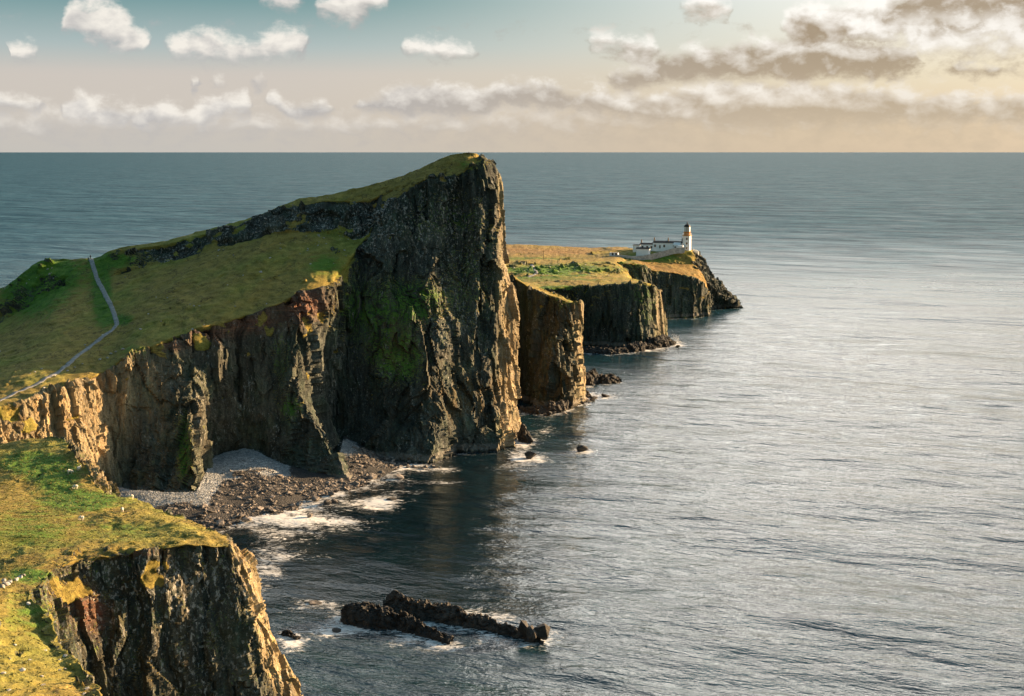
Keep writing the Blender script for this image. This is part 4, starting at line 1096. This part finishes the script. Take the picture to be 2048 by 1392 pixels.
# ------------------------------------------------------------------ stones on the turf
random.seed(5)
for (px_, py_, s_) in [(467, 511, .55), (561, 497, .5), (251, 555, .5), (335, 596, .5), (486, 551, .45), (540, 516, .5), (533, 608, .5), (385, 659, .55), (380, 609, .4), (388, 612, .4), (399, 612, .4),
                       (322, 643, .4), (281, 659, .6), (436, 512, .45), (648, 476, .5), (312, 595, .4), (297, 628, .4), (470, 613, .4), (408, 650, .4), (600, 508, .4), (621, 528, .4), (526, 560, .35), (455, 570, .35)]:
    h_ = hit(px_, py_, [headland])
    if h_:
        put('stone', STONE_ME[random.randrange(10)], h_[0], s_, 'small pale stone lying alone on the brown hill meadow', 'stone', 'pale stones on the hill meadow', 0.75)
for (px_, py_, s_) in [(246, 699, .8), (222, 708, .6), (200, 719, .55), (215, 716, .5), (232, 704, .6), (170, 690, .45), (177, 700, .5), (205, 670, .4), (150, 735, .5), (135, 742, .5), (165, 728, .4), (110, 752, .4), (172, 694, .4), (192, 681, .4), (88, 776, .45), (60, 748, .4), (83, 738, .4), (70, 744, .35)]:
    h_ = hit(px_, py_, [headland])
    if h_:
        put('stone', STONE_ME[random.randrange(10)], h_[0], s_, 'pale stone beside the lower bends of the footpath', 'stone', 'stones beside the footpath', 0.8)
for (px_, py_, s_) in [(57, 1208, .5), (129, 1312, .45), (119, 1341, .4), (45, 1341, .55), (84, 1353, .35), (86, 1370, .35), (174, 1378, .5), (91, 1301, .3), (7, 1347, .4), (18, 1381, .4), (119, 1320, .3), (129, 1338, .35), (168, 1388, .35), (30, 1290, .3), (60, 1320, .25), (20, 1318, .25)]:
    h_ = hit(px_, py_, [near_cliff])
    if h_:
        put('stone', STONE_ME[random.randrange(10)], h_[0], s_, 'pale stone set in the yellow terraced turf slope', 'stone', 'stones on the terraced slope', 0.55)
for (px_, py_, s_, lab) in [(4, 1176, .8, 'lowest'), (12, 1170, .75, 'middle'), (20, 1166, .7, 'upper'), (8, 1163, .6, 'rear')]:
    h_ = hit(px_, py_, [near_cliff])
    put('stone', STONE_ME[random.randrange(10)], h_[0], s_, lab + ' block of the pale outcrop under the green sheep pasture', 'stone', 'blocks of the pale outcrop', 0.9)
for (px_, py_, s_, lab) in [(33, 1160, .6, 'lower'), (40, 1155, .55, 'middle'), (48, 1151, .5, 'upper')]:
    h_ = hit(px_, py_, [near_cliff])
    put('stone', STONE_ME[random.randrange(10)], h_[0], s_, lab + ' stone of the short pale row beside the larger outcrop', 'stone', 'stones of the short pale row', 0.8)
# frost-broken rock along the crags of the hill
n = len(headland.data.vertices); co = np.empty(n * 3, np.float32); headland.data.vertices.foreach_get('co', co); co = co.reshape(-1, 3)
hx, hy = project(co.astype(float))
gatt = np.empty(n, np.float32); headland.data.attributes['grass'].data.foreach_get('value', gatt)
w_ = 1.0 * blob(hx, hy, 560, 450, 190, 34) + 0.9 * blob(hx, hy, 740, 440, 50, 50) + 0.7 * blob(hx, hy, 340, 512, 110, 22) + 0.8 * blob(hx, hy, 130, 545, 70, 14) + 0.8 * blob(hx, hy, 60, 565, 50, 24) + 0.8 * blob(hx, hy, 30, 715, 50, 26) + 0.3 * blob(hx, hy, 660, 520, 60, 30)
w_[gatt > 0.9] *= 0.5
w_ = w_ * sm(fbm(co.astype(float) * 0.22, 3, 600), -0.05, 0.30)
cand = np.nonzero(rng.random(n) < w_ * 0.05)[0]
cand = rng.permutation(cand)[:3200]
stuff(rock_cloud('crag_rubble', co[cand].astype(float), 0.20 + 0.75 * rng.random(len(cand)) ** 3, M_STONE, LOW, 0.8), 'pale lichened rubble strewn along the dark crags of the hill', 'rubble')

far_cliff = land_objs[3]
n = len(far_cliff.data.vertices); co = np.empty(n * 3, np.float32); far_cliff.data.vertices.foreach_get('co', co); co = co.reshape(-1, 3).astype(float)
hx, hy = project(co)
w_ = blob(hx, hy, 1130, 537, 110, 9) * sm(fbm(co * 0.15, 3, 610), -0.1, 0.25)
cand = rng.permutation(np.nonzero(rng.random(n) < w_ * 0.10)[0])[:900]
stuff(rock_cloud('slope_rubble', co[cand], 0.25 + 0.9 * rng.random(len(cand)) ** 3, M_STONE, LOW, 0.8), 'pale rubble scattered over the green slope behind the flat-topped cliff', 'rubble')

# ------------------------------------------------------------------ turf tussocks on the near ground
n = len(near_cliff.data.vertices); co = np.empty(n * 3, np.float32); near_cliff.data.vertices.foreach_get('co', co); co = co.reshape(-1, 3).astype(float)
gatt = np.empty(n, np.float32); near_cliff.data.attributes['grass'].data.foreach_get('value', gatt)
hx, hy = project(co)
pl = near_cliff.data.polygons
V, Fc = [], []
for _try in range(60000):
    if len(V) >= 9 * 24000:
        break
    x, y = -150 + 108 * rng.random(), 150 + 205 * rng.random()
    ok, loc, nrm, fi = near_cliff.ray_cast(Vector((x, y, 200)), Vector((0, 0, -1)))
    if not ok or loc.z < 20 or abs(nrm.z) < 0.75 or gatt[pl[fi].vertices[0]] < 0.75:
        continue
    z = loc.z
    hgt = 0.07 + 0.16 * rng.random() ** 2
    lean = rng.normal(0, 0.10, 2) + np.array([-0.06, -0.02])
    for k in range(3):
        a = rng.random() * 6.28; w = 0.10 + 0.12 * rng.random()
        ca_, sa_ = math.cos(a) * w, math.sin(a) * w
        b_ = len(V)
        V += [(x - ca_, y - sa_, z - 0.03), (x + ca_, y + sa_, z - 0.03), (x + lean[0] * 2 + ca_ * .3, y + lean[1] * 2 + sa_ * .3, z + hgt)]
        Fc.append((b_, b_ + 1, b_ + 2))
def tuft_material():
    m, N = new_mat('tussock_grass')
    pos = N.n('ShaderNodeNewGeometry').outputs['Position']
    t = N.math('ADD', N.math('MULTIPLY', N.noise(pos, 0.25, 4), 0.6), N.math('MULTIPLY', N.noise(pos, 3.0, 3), 0.4))
    c = N.ramp(t, [(0.34, (0.07, 0.10, 0.016, 1)), (0.47, (0.165, 0.165, 0.032, 1)), (0.62, (0.32, 0.27, 0.080, 1))])
    bs = N.n('ShaderNodeBsdfPrincipled'); N.set(bs.inputs['Base Color'], c); bs.inputs['Roughness'].default_value = 0.9
    out = N.n('ShaderNodeOutputMaterial'); N.set(out.inputs[0], bs.outputs[0])
    return m
stuff(mesh_obj('tussock_grass', V, Fc, tuft_material()), 'rough tussock grass on the sheep pasture and terraced slope', 'grass')

# ------------------------------------------------------------------ sheep
M_WOOL = plain_material('wool', (0.72, 0.66, 0.56), 0.95, 0.12, 9.0, 0.05)
def sheep_mesh(graze):
    """one closed skin: trunk rings swept from rump to muzzle, legs grown from the belly"""
    me = bpy.data.meshes.new('sheep')
    V = [(-0.46, 0, .62), (-0.30, 0, .64), (0, 0, .62), (0.30, 0, .64)]
    if graze:
        V += [(0.50, 0, .58), (0.64, 0, .38), (0.70, 0.0, .20), (0.74, 0, .08)]
    else:
        V += [(0.47, 0, .74), (0.58, 0, .90), (0.72, 0, .90), (0.83, 0, .84)]
    E_ = [(i, i + 1) for i in range(7)]
    R_ = [.17, .25, .27, .22, .15, .10, .095, .055]
    for (x, y, a) in ((-.34, .13, 1), (-.34, -.13, 1), (.30, .12, 3), (.30, -.12, 3)):
        i = len(V); V += [(x, y, .42), (x - .01, y, .20), (x, y, .0)]
        E_ += [(a, i), (i, i + 1), (i + 1, i + 2)]; R_ += [.085, .045, .040]
    i = len(V); V.append((V[6][0] - .04, .12, V[6][2] + .06)); V.append((V[6][0] - .04, -.12, V[6][2] + .06)); E_ += [(6, i), (6, i + 1)]; R_ += [.03, .03]
    i = len(V); V.append((-.56, 0, .48)); E_.append((0, i)); R_.append(.05)
    me.from_pydata(V, E_, []); me.update()
    me.materials.append(M_WOOL)
    o = bpy.data.objects.new('sheep', me)
    COL.objects.link(o)
    md = o.modifiers.new('skin', 'SKIN'); md.use_smooth_shade = True
    sub = o.modifiers.new('sub', 'SUBSURF'); sub.levels = 1; sub.render_levels = 1
    bm_ = bmesh.new(); bm_.from_mesh(me)
    lay = bm_.verts.layers.skin.verify()
    bm_.verts.ensure_lookup_table()
    for v_, r_ in zip(bm_.verts, R_):
        v_[lay].radius = (r_, r_)
    bm_.verts[2][lay].use_root = True
    bm_.to_mesh(me); bm_.free()
    return o
sh_g = sheep_mesh(True); sh_s = sheep_mesh(False)
first = {True: sh_g, False: sh_s}; used = {True: False, False: False}
for (px_, py_, rz, gz, lab) in [(140, 947, 0.3, True, 'white sheep grazing on the pasture next to a sheep seen end on'), (158, 941, 1.3, False, 'white sheep standing end on above the pale rocky brow'),
                                (151, 978, 2.9, True, 'white sheep grazing on the yellow turf under the pale rocky brow'), (262, 998, 3.0, True, 'white sheep at the very edge of the pasture above the pebbles'),
                                (245, 1024, 1.75, True, 'white sheep seen end on a little way in from the pasture edge'), (163, 1041, 2.7, True, 'white sheep grazing alone in the middle of the green pasture')]:
    h_ = hit(px_, py_, [near_cliff])
    o = first[gz] if not used[gz] else first[gz].copy()
    if used[gz]: COL.objects.link(o)
    used[gz] = True
    o.location = h_[0] - Vector((0, 0, .03)); o.rotation_euler = (0, 0, rz); o.scale = (1.12,) * 3
    tag(o, lab, 'sheep', 'sheep on the near pasture')

# ------------------------------------------------------------------ two walkers at the top of the path
def person(loc, rz, label, coat, legs):
    skin = plain_material('skin', (0.45, 0.28, 0.2), 0.6)
    cm = plain_material('coat_cloth', coat, 0.9); lm = plain_material('trouser_cloth', legs, 0.9)
    me = bpy.data.meshes.new('person')
    V = [(0, 0, .95), (0, 0, 1.15), (0, 0, 1.40), (0, 0, 1.52), (0, .01, 1.66),
         (.10, 0, .90), (.11, .10, .50), (.10, .02, .05), (.10, .15, .03), (-.10, 0, .90), (-.11, -.04, .50), (-.10, -.14, .06), (-.10, -.01, .03),
         (.20, 0, 1.38), (.25, .02, 1.12), (.24, .12, .92), (.24, .16, .84), (-.20, 0, 1.38), (-.25, -.03, 1.12), (-.24, .04, .90), (-.24, .06, .82)]
    E_ = [(0, 1), (1, 2), (2, 3), (3, 4), (0, 5), (5, 6), (6, 7), (7, 8), (0, 9), (9, 10), (10, 11), (11, 12), (2, 13), (13, 14), (14, 15), (15, 16), (2, 17), (17, 18), (18, 19), (19, 20)]
    R_ = [.15, .15, .17, .06, .11, .09, .065, .05, .04, .09, .065, .05, .04, .07, .055, .045, .04, .07, .055, .045, .04]
    me.from_pydata(V, E_, []); me.update()
    for m_ in (cm, lm, skin):
        me.materials.append(m_)
    o = bpy.data.objects.new('person', me); COL.objects.link(o)
    md = o.modifiers.new('skin', 'SKIN'); md.use_smooth_shade = True
    sub = o.modifiers.new('sub', 'SUBSURF'); sub.levels = 1; sub.render_levels = 1
    bm_ = bmesh.new(); bm_.from_mesh(me); lay = bm_.verts.layers.skin.verify(); bm_.verts.ensure_lookup_table()
    for v_, r_ in zip(bm_.verts, R_):
        v_[lay].radius = (r_, r_)
    bm_.verts[0][lay].use_root = True
    bm_.to_mesh(me); bm_.free()
    hb = MB().lathe([(.0, 1.80), (.07, 1.79), (.115, 1.72), (.12, 1.66), (.10, 1.62)], 10)
    hair = hb.build('hair', plain_material('hair', (0.03, 0.02, 0.015), 0.9), o, True)
    o.location = loc; o.rotation_euler = (0, 0, rz)
    return tag(o, label, 'person', 'walkers on the hill path')
h_ = hit(181, 519); person(h_[0], 0.2, 'person in a dark coat standing at the top of the footpath', (0.015, 0.02, 0.03), (0.012, 0.014, 0.02))
h_ = hit(177, 523); person(h_[0], 2.6, 'person in a grey-blue coat just beside the path top, below the dark figure', (0.05, 0.07, 0.08), (0.03, 0.035, 0.04))
# cairn on the summit
random.seed(9)
h_ = hit(938, 307)
c_ = empty('cairn', h_[0]); tag(c_, 'small heap of stones on the very top of the headland', 'cairn')
for k in range(9):
    o = bpy.data.objects.new('stone', DARK_ME[k % 10]); COL.objects.link(o); o.parent = c_
    lv = k // 4
    o.location = (random.uniform(-.45, .45) * (1 - lv * .35), random.uniform(-.35, .35) * (1 - lv * .35), .02 + lv * .22); o.scale = (.26, .22, .18); o.rotation_euler = (0, 0, k)

# ------------------------------------------------------------------ lighthouse and its buildings
M_WHITE = plain_material('white_render', (0.87, 0.86, 0.83), 0.8, 0.04, 0.8)
M_OCHRE = plain_material('ochre_paint', (0.42, 0.20, 0.055), 0.75, 0.15, 1.0)
M_ROOF = plain_material('dark_roof', (0.030, 0.028, 0.026), 0.8, 0.3, 1.0)
M_BLACK = plain_material('black_paint', (0.012, 0.013, 0.013), 0.5, 0.2, 1.0)
M_PANE = plain_material('dark_window_glass', (0.03, 0.03, 0.03), 0.15, 0.1, 1.0, 0.5)
M_FRAME = plain_material('window_surround', (0.20, 0.13, 0.07), 0.8, 0.1, 1.0)
M_WALL = plain_material('weathered_whitewash', (0.40, 0.39, 0.36), 0.9, 0.3, 0.7)
M_WOOD = plain_material('grey_timber', (0.16, 0.13, 0.10), 0.9, 0.2, 2.0)
mg, Ng = new_mat('lantern_glass')
gl = Ng.n('ShaderNodeBsdfPrincipled'); gl.inputs['Base Color'].default_value = (0.75, 0.80, 0.72, 1); gl.inputs['Roughness'].default_value = 0.06
gl.inputs['Transmission Weight'].default_value = 0.55; gl.inputs['IOR'].default_value = 1.45
Ng.set(Ng.n('ShaderNodeOutputMaterial').inputs[0], gl.outputs[0])
YAW = math.radians(-20)
UX = np.array([math.cos(YAW), math.sin(YAW), 0])
def window(root, x, z, w=0.95, h=1.35, y=0.0, side=None):
    """a framed window in the wall plane y (front) of a building"""
    f = MB()
    f.box(x - w / 2 - .14, x - w / 2, y - .05, y + .06, z - .12, z + h + .14); f.box(x + w / 2, x + w / 2 + .14, y - .05, y + .06, z - .12, z + h + .14)
    f.box(x - w / 2, x + w / 2, y - .05, y + .06, z + h, z + h + .14); f.box(x - w / 2, x + w / 2, y - .07, y + .06, z - .12, z)
    f.box(x - .04, x + .04, y - .03, y + .05, z, z + h)
    fr = f.build('window', M_FRAME, root)
    MB().box(x - w / 2, x + w / 2, y - .015, y + .05, z, z + h).build('pane', M_PANE, fr)
def chimney(root, x, y, z0, z1, w=0.7):
    ch = MB().box(x - w / 2, x + w / 2, y - w / 2, y + w / 2, z0, z1).build('chimney', M_WOOD, root)
    for q in (-.16, .16):
        MB().lathe([(.12, z1), (.10, z1 + .7), (.13, z1 + .72)], 8, x + q, y).build('chimney_pot', M_FRAME, ch)
# tower
base_t = W(1373.5, 500.5, 926)
tw = empty('lighthouse', base_t, YAW); tag(tw, 'white lighthouse tower with ochre band, glazed lantern and black dome', 'lighthouse')
hw = 2.35; tz = 9.6
tower = MB().add([(-hw, -hw, -2.5), (hw, -hw, -2.5), (hw, hw, -2.5), (-hw, hw, -2.5), (-hw * .97, -hw * .97, tz), (hw * .97, -hw * .97, tz), (hw * .97, hw * .97, tz), (-hw * .97, hw * .97, tz)],
                 [(0, 3, 2, 1), (4, 5, 6, 7), (0, 1, 5, 4), (1, 2, 6, 5), (2, 3, 7, 6), (3, 0, 4, 7)])
tower.build('tower', M_WHITE, tw)
MB().box(-2.75, 2.75, -2.75, 2.75, tz, tz + .35).build('cornice', M_OCHRE, tw)
MB().lathe([(2.15, tz + .35), (2.15, tz + 2.55), (2.4, tz + 2.6), (2.4, tz + 2.8)], 16).build('lantern_base', M_OCHRE, tw)
gb = MB()
for k in range(16):
    a = k * math.pi / 8
    cx_, cy_ = 2.62 * max(-1, min(1, math.cos(a) * 1.35)), 2.62 * max(-1, min(1, math.sin(a) * 1.35))
    gb.box(cx_ - .03, cx_ + .03, cy_ - .03, cy_ + .03, tz + .35, tz + 1.45)
for s_ in (-1, 1):
    gb.box(-2.65, 2.65, s_ * 2.62 - .03, s_ * 2.62 + .03, tz + 1.42, tz + 1.48); gb.box(s_ * 2.62 - .03, s_ * 2.62 + .03, -2.59, 2.59, tz + 1.40, tz + 1.46)
gb.build('gallery_railing', M_WHITE, tw)
lz = tz + 2.8
lr = MB().lathe([(.55, lz), (.85, lz + .8), (.85, lz + 2.2), (.5, lz + 2.8)], 14).build('lamp_lens', M_WHITE, tw)
for k in range(10):
    a0, a1 = 2 * math.pi * k / 10 + .02, 2 * math.pi * (k + 1) / 10 - .02
    v = [(r_ * math.cos(a), r_ * math.sin(a), z_) for r_ in (2.02, 2.06) for a, z_ in ((a0, lz), (a1, lz), (a1, lz + 3.0), (a0, lz + 3.0))]
    MB().add(v, [(0, 1, 2, 3), (7, 6, 5, 4), (0, 4, 5, 1), (2, 6, 7, 3), (1, 5, 6, 2), (3, 7, 4, 0)]).build('lantern_pane', mg, tw)
    MB().box(-.05, .05, -.05, .05, lz, lz + 3.0).build('glazing_bar', M_WHITE, tw).location = (2.05 * math.cos(a0), 2.05 * math.sin(a0), 0)
dome = MB().lathe([(2.25, lz + 3.0), (2.2, lz + 3.25), (1.95, lz + 3.9), (1.45, lz + 4.5), (.8, lz + 4.9), (.35, lz + 5.0)], 18).build('dome', M_BLACK, tw, True)
MB().lathe([(.35, lz + 5.0), (.32, lz + 5.5), (.40, lz + 5.6), (.30, lz + 5.9), (.08, lz + 6.0), (.06, lz + 6.5)], 10).build('finial', M_BLACK, dome)
for z_ in (1.0, 4.1, 7.1):
    window(tw, .45, z_, .8, 1.1, -hw * (.992))
# dwellings: (name, left px, right px, base py, wall height, depth, label)
def house(name, pxl, pxr, pyb, Y_, hwall, depth, roof_h, label, wins=(), doors=(), chims=(), hip=0.4, roof_mat=None, over=.25):
    a = W((pxl + pxr) / 2, pyb, Y_)
    wid = (pxr - pxl) / FPX * Y_ / math.cos(YAW) * 1.0
    r = empty(name, a, YAW); tag(r, label, 'house' if wid > 6 else 'outbuilding')
    MB().box(-wid / 2, wid / 2, 0, depth, -2.5, hwall).build('wall', M_WHITE, r)
    MB().gable(-wid / 2 - over, wid / 2 + over, -over, depth + over, hwall + .003, hwall + roof_h, hip).build('roof', roof_mat or M_ROOF, r)
    for x_ in wins:
        window(r, x_ * wid, .9, .95, 1.35, 0)
    for x_ in doors:
        d_ = MB().box(x_ * wid - .5, x_ * wid + .5, -.05, .05, 0, 2.1).build('door', M_FRAME, r)
        MB().box(x_ * wid + .3, x_ * wid + .38, -.09, -.052, 1.0, 1.08).build('handle', M_BLACK, d_)
    for x_ in chims:
        chimney(r, x_ * wid, depth / 2, hwall + .1, hwall + roof_h + 1.6)
    return r
house('cottage', 1306.5, 1361.5, 497.0, 928, 3.6, 6.5, 1.2, 'long white cottage row beside the lighthouse tower', (-.42, -.10, .24, .40), (-.25,), (-.49, .0, .49), 0.0)
house('cottage', 1280, 1306, 499.0, 933, 3.3, 6.0, 1.0, 'lower white cottage at the end of the long row, away from the tower', (-.30, .05, .36), (), (-.46,), 0.0)
house('store', 1272.5, 1296.5, 509.3, 917, 3.7, 4.6, 1.0, 'white windowless store with dark roof in front of the lower cottage', (), (), (), 0.0)
house('shed', 1266, 1278, 501.5, 930, 3.6, 4.0, .5, 'small porch-like shed with dark roof beyond the store', (), (.1,), (), 0.0)
house('annex', 1347, 1359, 500.0, 924, 3.4, 5.0, 1.4, 'white gabled annex against the foot of the lighthouse', (-.2,), (.28,), (), 0.0, M_WHITE)
house('porch', 1355, 1365.5, 499.2, 920, 2.5, 3.5, .3, 'plain white box porch in front of the lighthouse annex', (), (), (), 0.3, M_WHITE, .05)
house('hut', 1219.5, 1235, 513.0, 908, 2.3, 3.0, .25, 'small flat-roofed white hut near the end of the boundary wall', (-.12, .3), (), (), 0.3, M_WALL, .1)
wl = [W(1386, 501, 930), W(1393, 503, 929), W(1397, 506, 928)]
def wall_run(name, pts_, h_, th, label, mat, low=1.6):
    V, Fc = [], []
    for i, p_ in enumerate(pts_):
        t = pts_[min(i + 1, len(pts_) - 1)] - pts_[max(i - 1, 0)]; t = t[:2] / (np.linalg.norm(t[:2]) + 1e-9)
        nx_, ny_ = -t[1] * th / 2, t[0] * th / 2
        V += [(p_[0] + nx_, p_[1] + ny_, p_[2] - low), (p_[0] + nx_, p_[1] + ny_, p_[2] + h_), (p_[0], p_[1], p_[2] + h_ + .12), (p_[0] - nx_, p_[1] - ny_, p_[2] + h_), (p_[0] - nx_, p_[1] - ny_, p_[2] - low)]
    for i in range(len(pts_) - 1):
        for k in range(4):
            Fc.append((i * 5 + k, i * 5 + k + 1, (i + 1) * 5 + k + 1, (i + 1) * 5 + k))
    Fc.append((0, 1, 2, 3, 4)); m = (len(pts_) - 1) * 5; Fc.append((m + 4, m + 3, m + 2, m + 1, m))
    return tag(mesh_obj(name, V, Fc, mat), label, 'wall')
wall_run('boundary_wall', [W(*p) for p in [(1218, 517.5, 906), (1235, 517.0, 907), (1250, 517.3, 908), (1265, 519.0, 909), (1285, 518, 911), (1304, 514.5, 913), (1325, 509, 915), (1347, 503, 917), (1369, 500.5, 919)]], 2.1, .5,
          'long weathered white wall climbing past the store to the lighthouse', M_WALL)
wall_run('boundary_wall', wl, 1.0, .5, 'low wall stepping down from the tower foot to the point', M_WHITE)
wall_run('boundary_wall', [W(1202, 519.5, 900), (W(1217, 518.8, 902))], 1.3, 1.0, 'short bright white wall at the lower end of the boundary wall', M_WHITE, 1.0)
def pole(px_, py0, py1, Y_, label):
    a = W(px_, py1, Y_); h = (py1 - py0) / FPX * Y_
    r = empty('telegraph_pole', a); tag(r, label, 'pole')
    MB().lathe([(.14, -1.0), (.10, h)], 8).build('post', M_WOOD, r)
    MB().box(-.7, .7, -.05, .05, h - .5, h - .38).build('crossarm', M_WOOD, r)
pole(1087, 501, 523, 880, 'thin wooden pole standing alone on the tan moor')
pole(1304, 506, 528, 903, 'thin wooden pole in front of the boundary wall')
pole(1204, 507, 519, 899, 'short wooden pole by the bright end of the boundary wall')
# spray where a swell breaks on the far shelf
sp = Zp(1349, 688, 0.3)
k_ = 420
sl_pts = np.stack([sp[0] + rng.normal(0, 1.0, k_) + 0.0, sp[1] + rng.normal(0, 2.0, k_), sp[2] + 0.2 + np.abs(rng.normal(0, 2.6, k_))], 1)
sl_pts[:, 0] += 1.0 + (sl_pts[:, 2]) * -0.35 + rng.random(k_) * 2.2
M_SPRAY = plain_material('sea_spray', (0.82, 0.82, 0.80), 0.9, 0.03, 1.0)
stuff(rock_cloud('sea_spray', sl_pts, 0.06 + 0.22 * rng.random(k_) ** 2, M_SPRAY, LOW, 1.0), 'white spray thrown up where a swell meets the far shelf', 'spray')
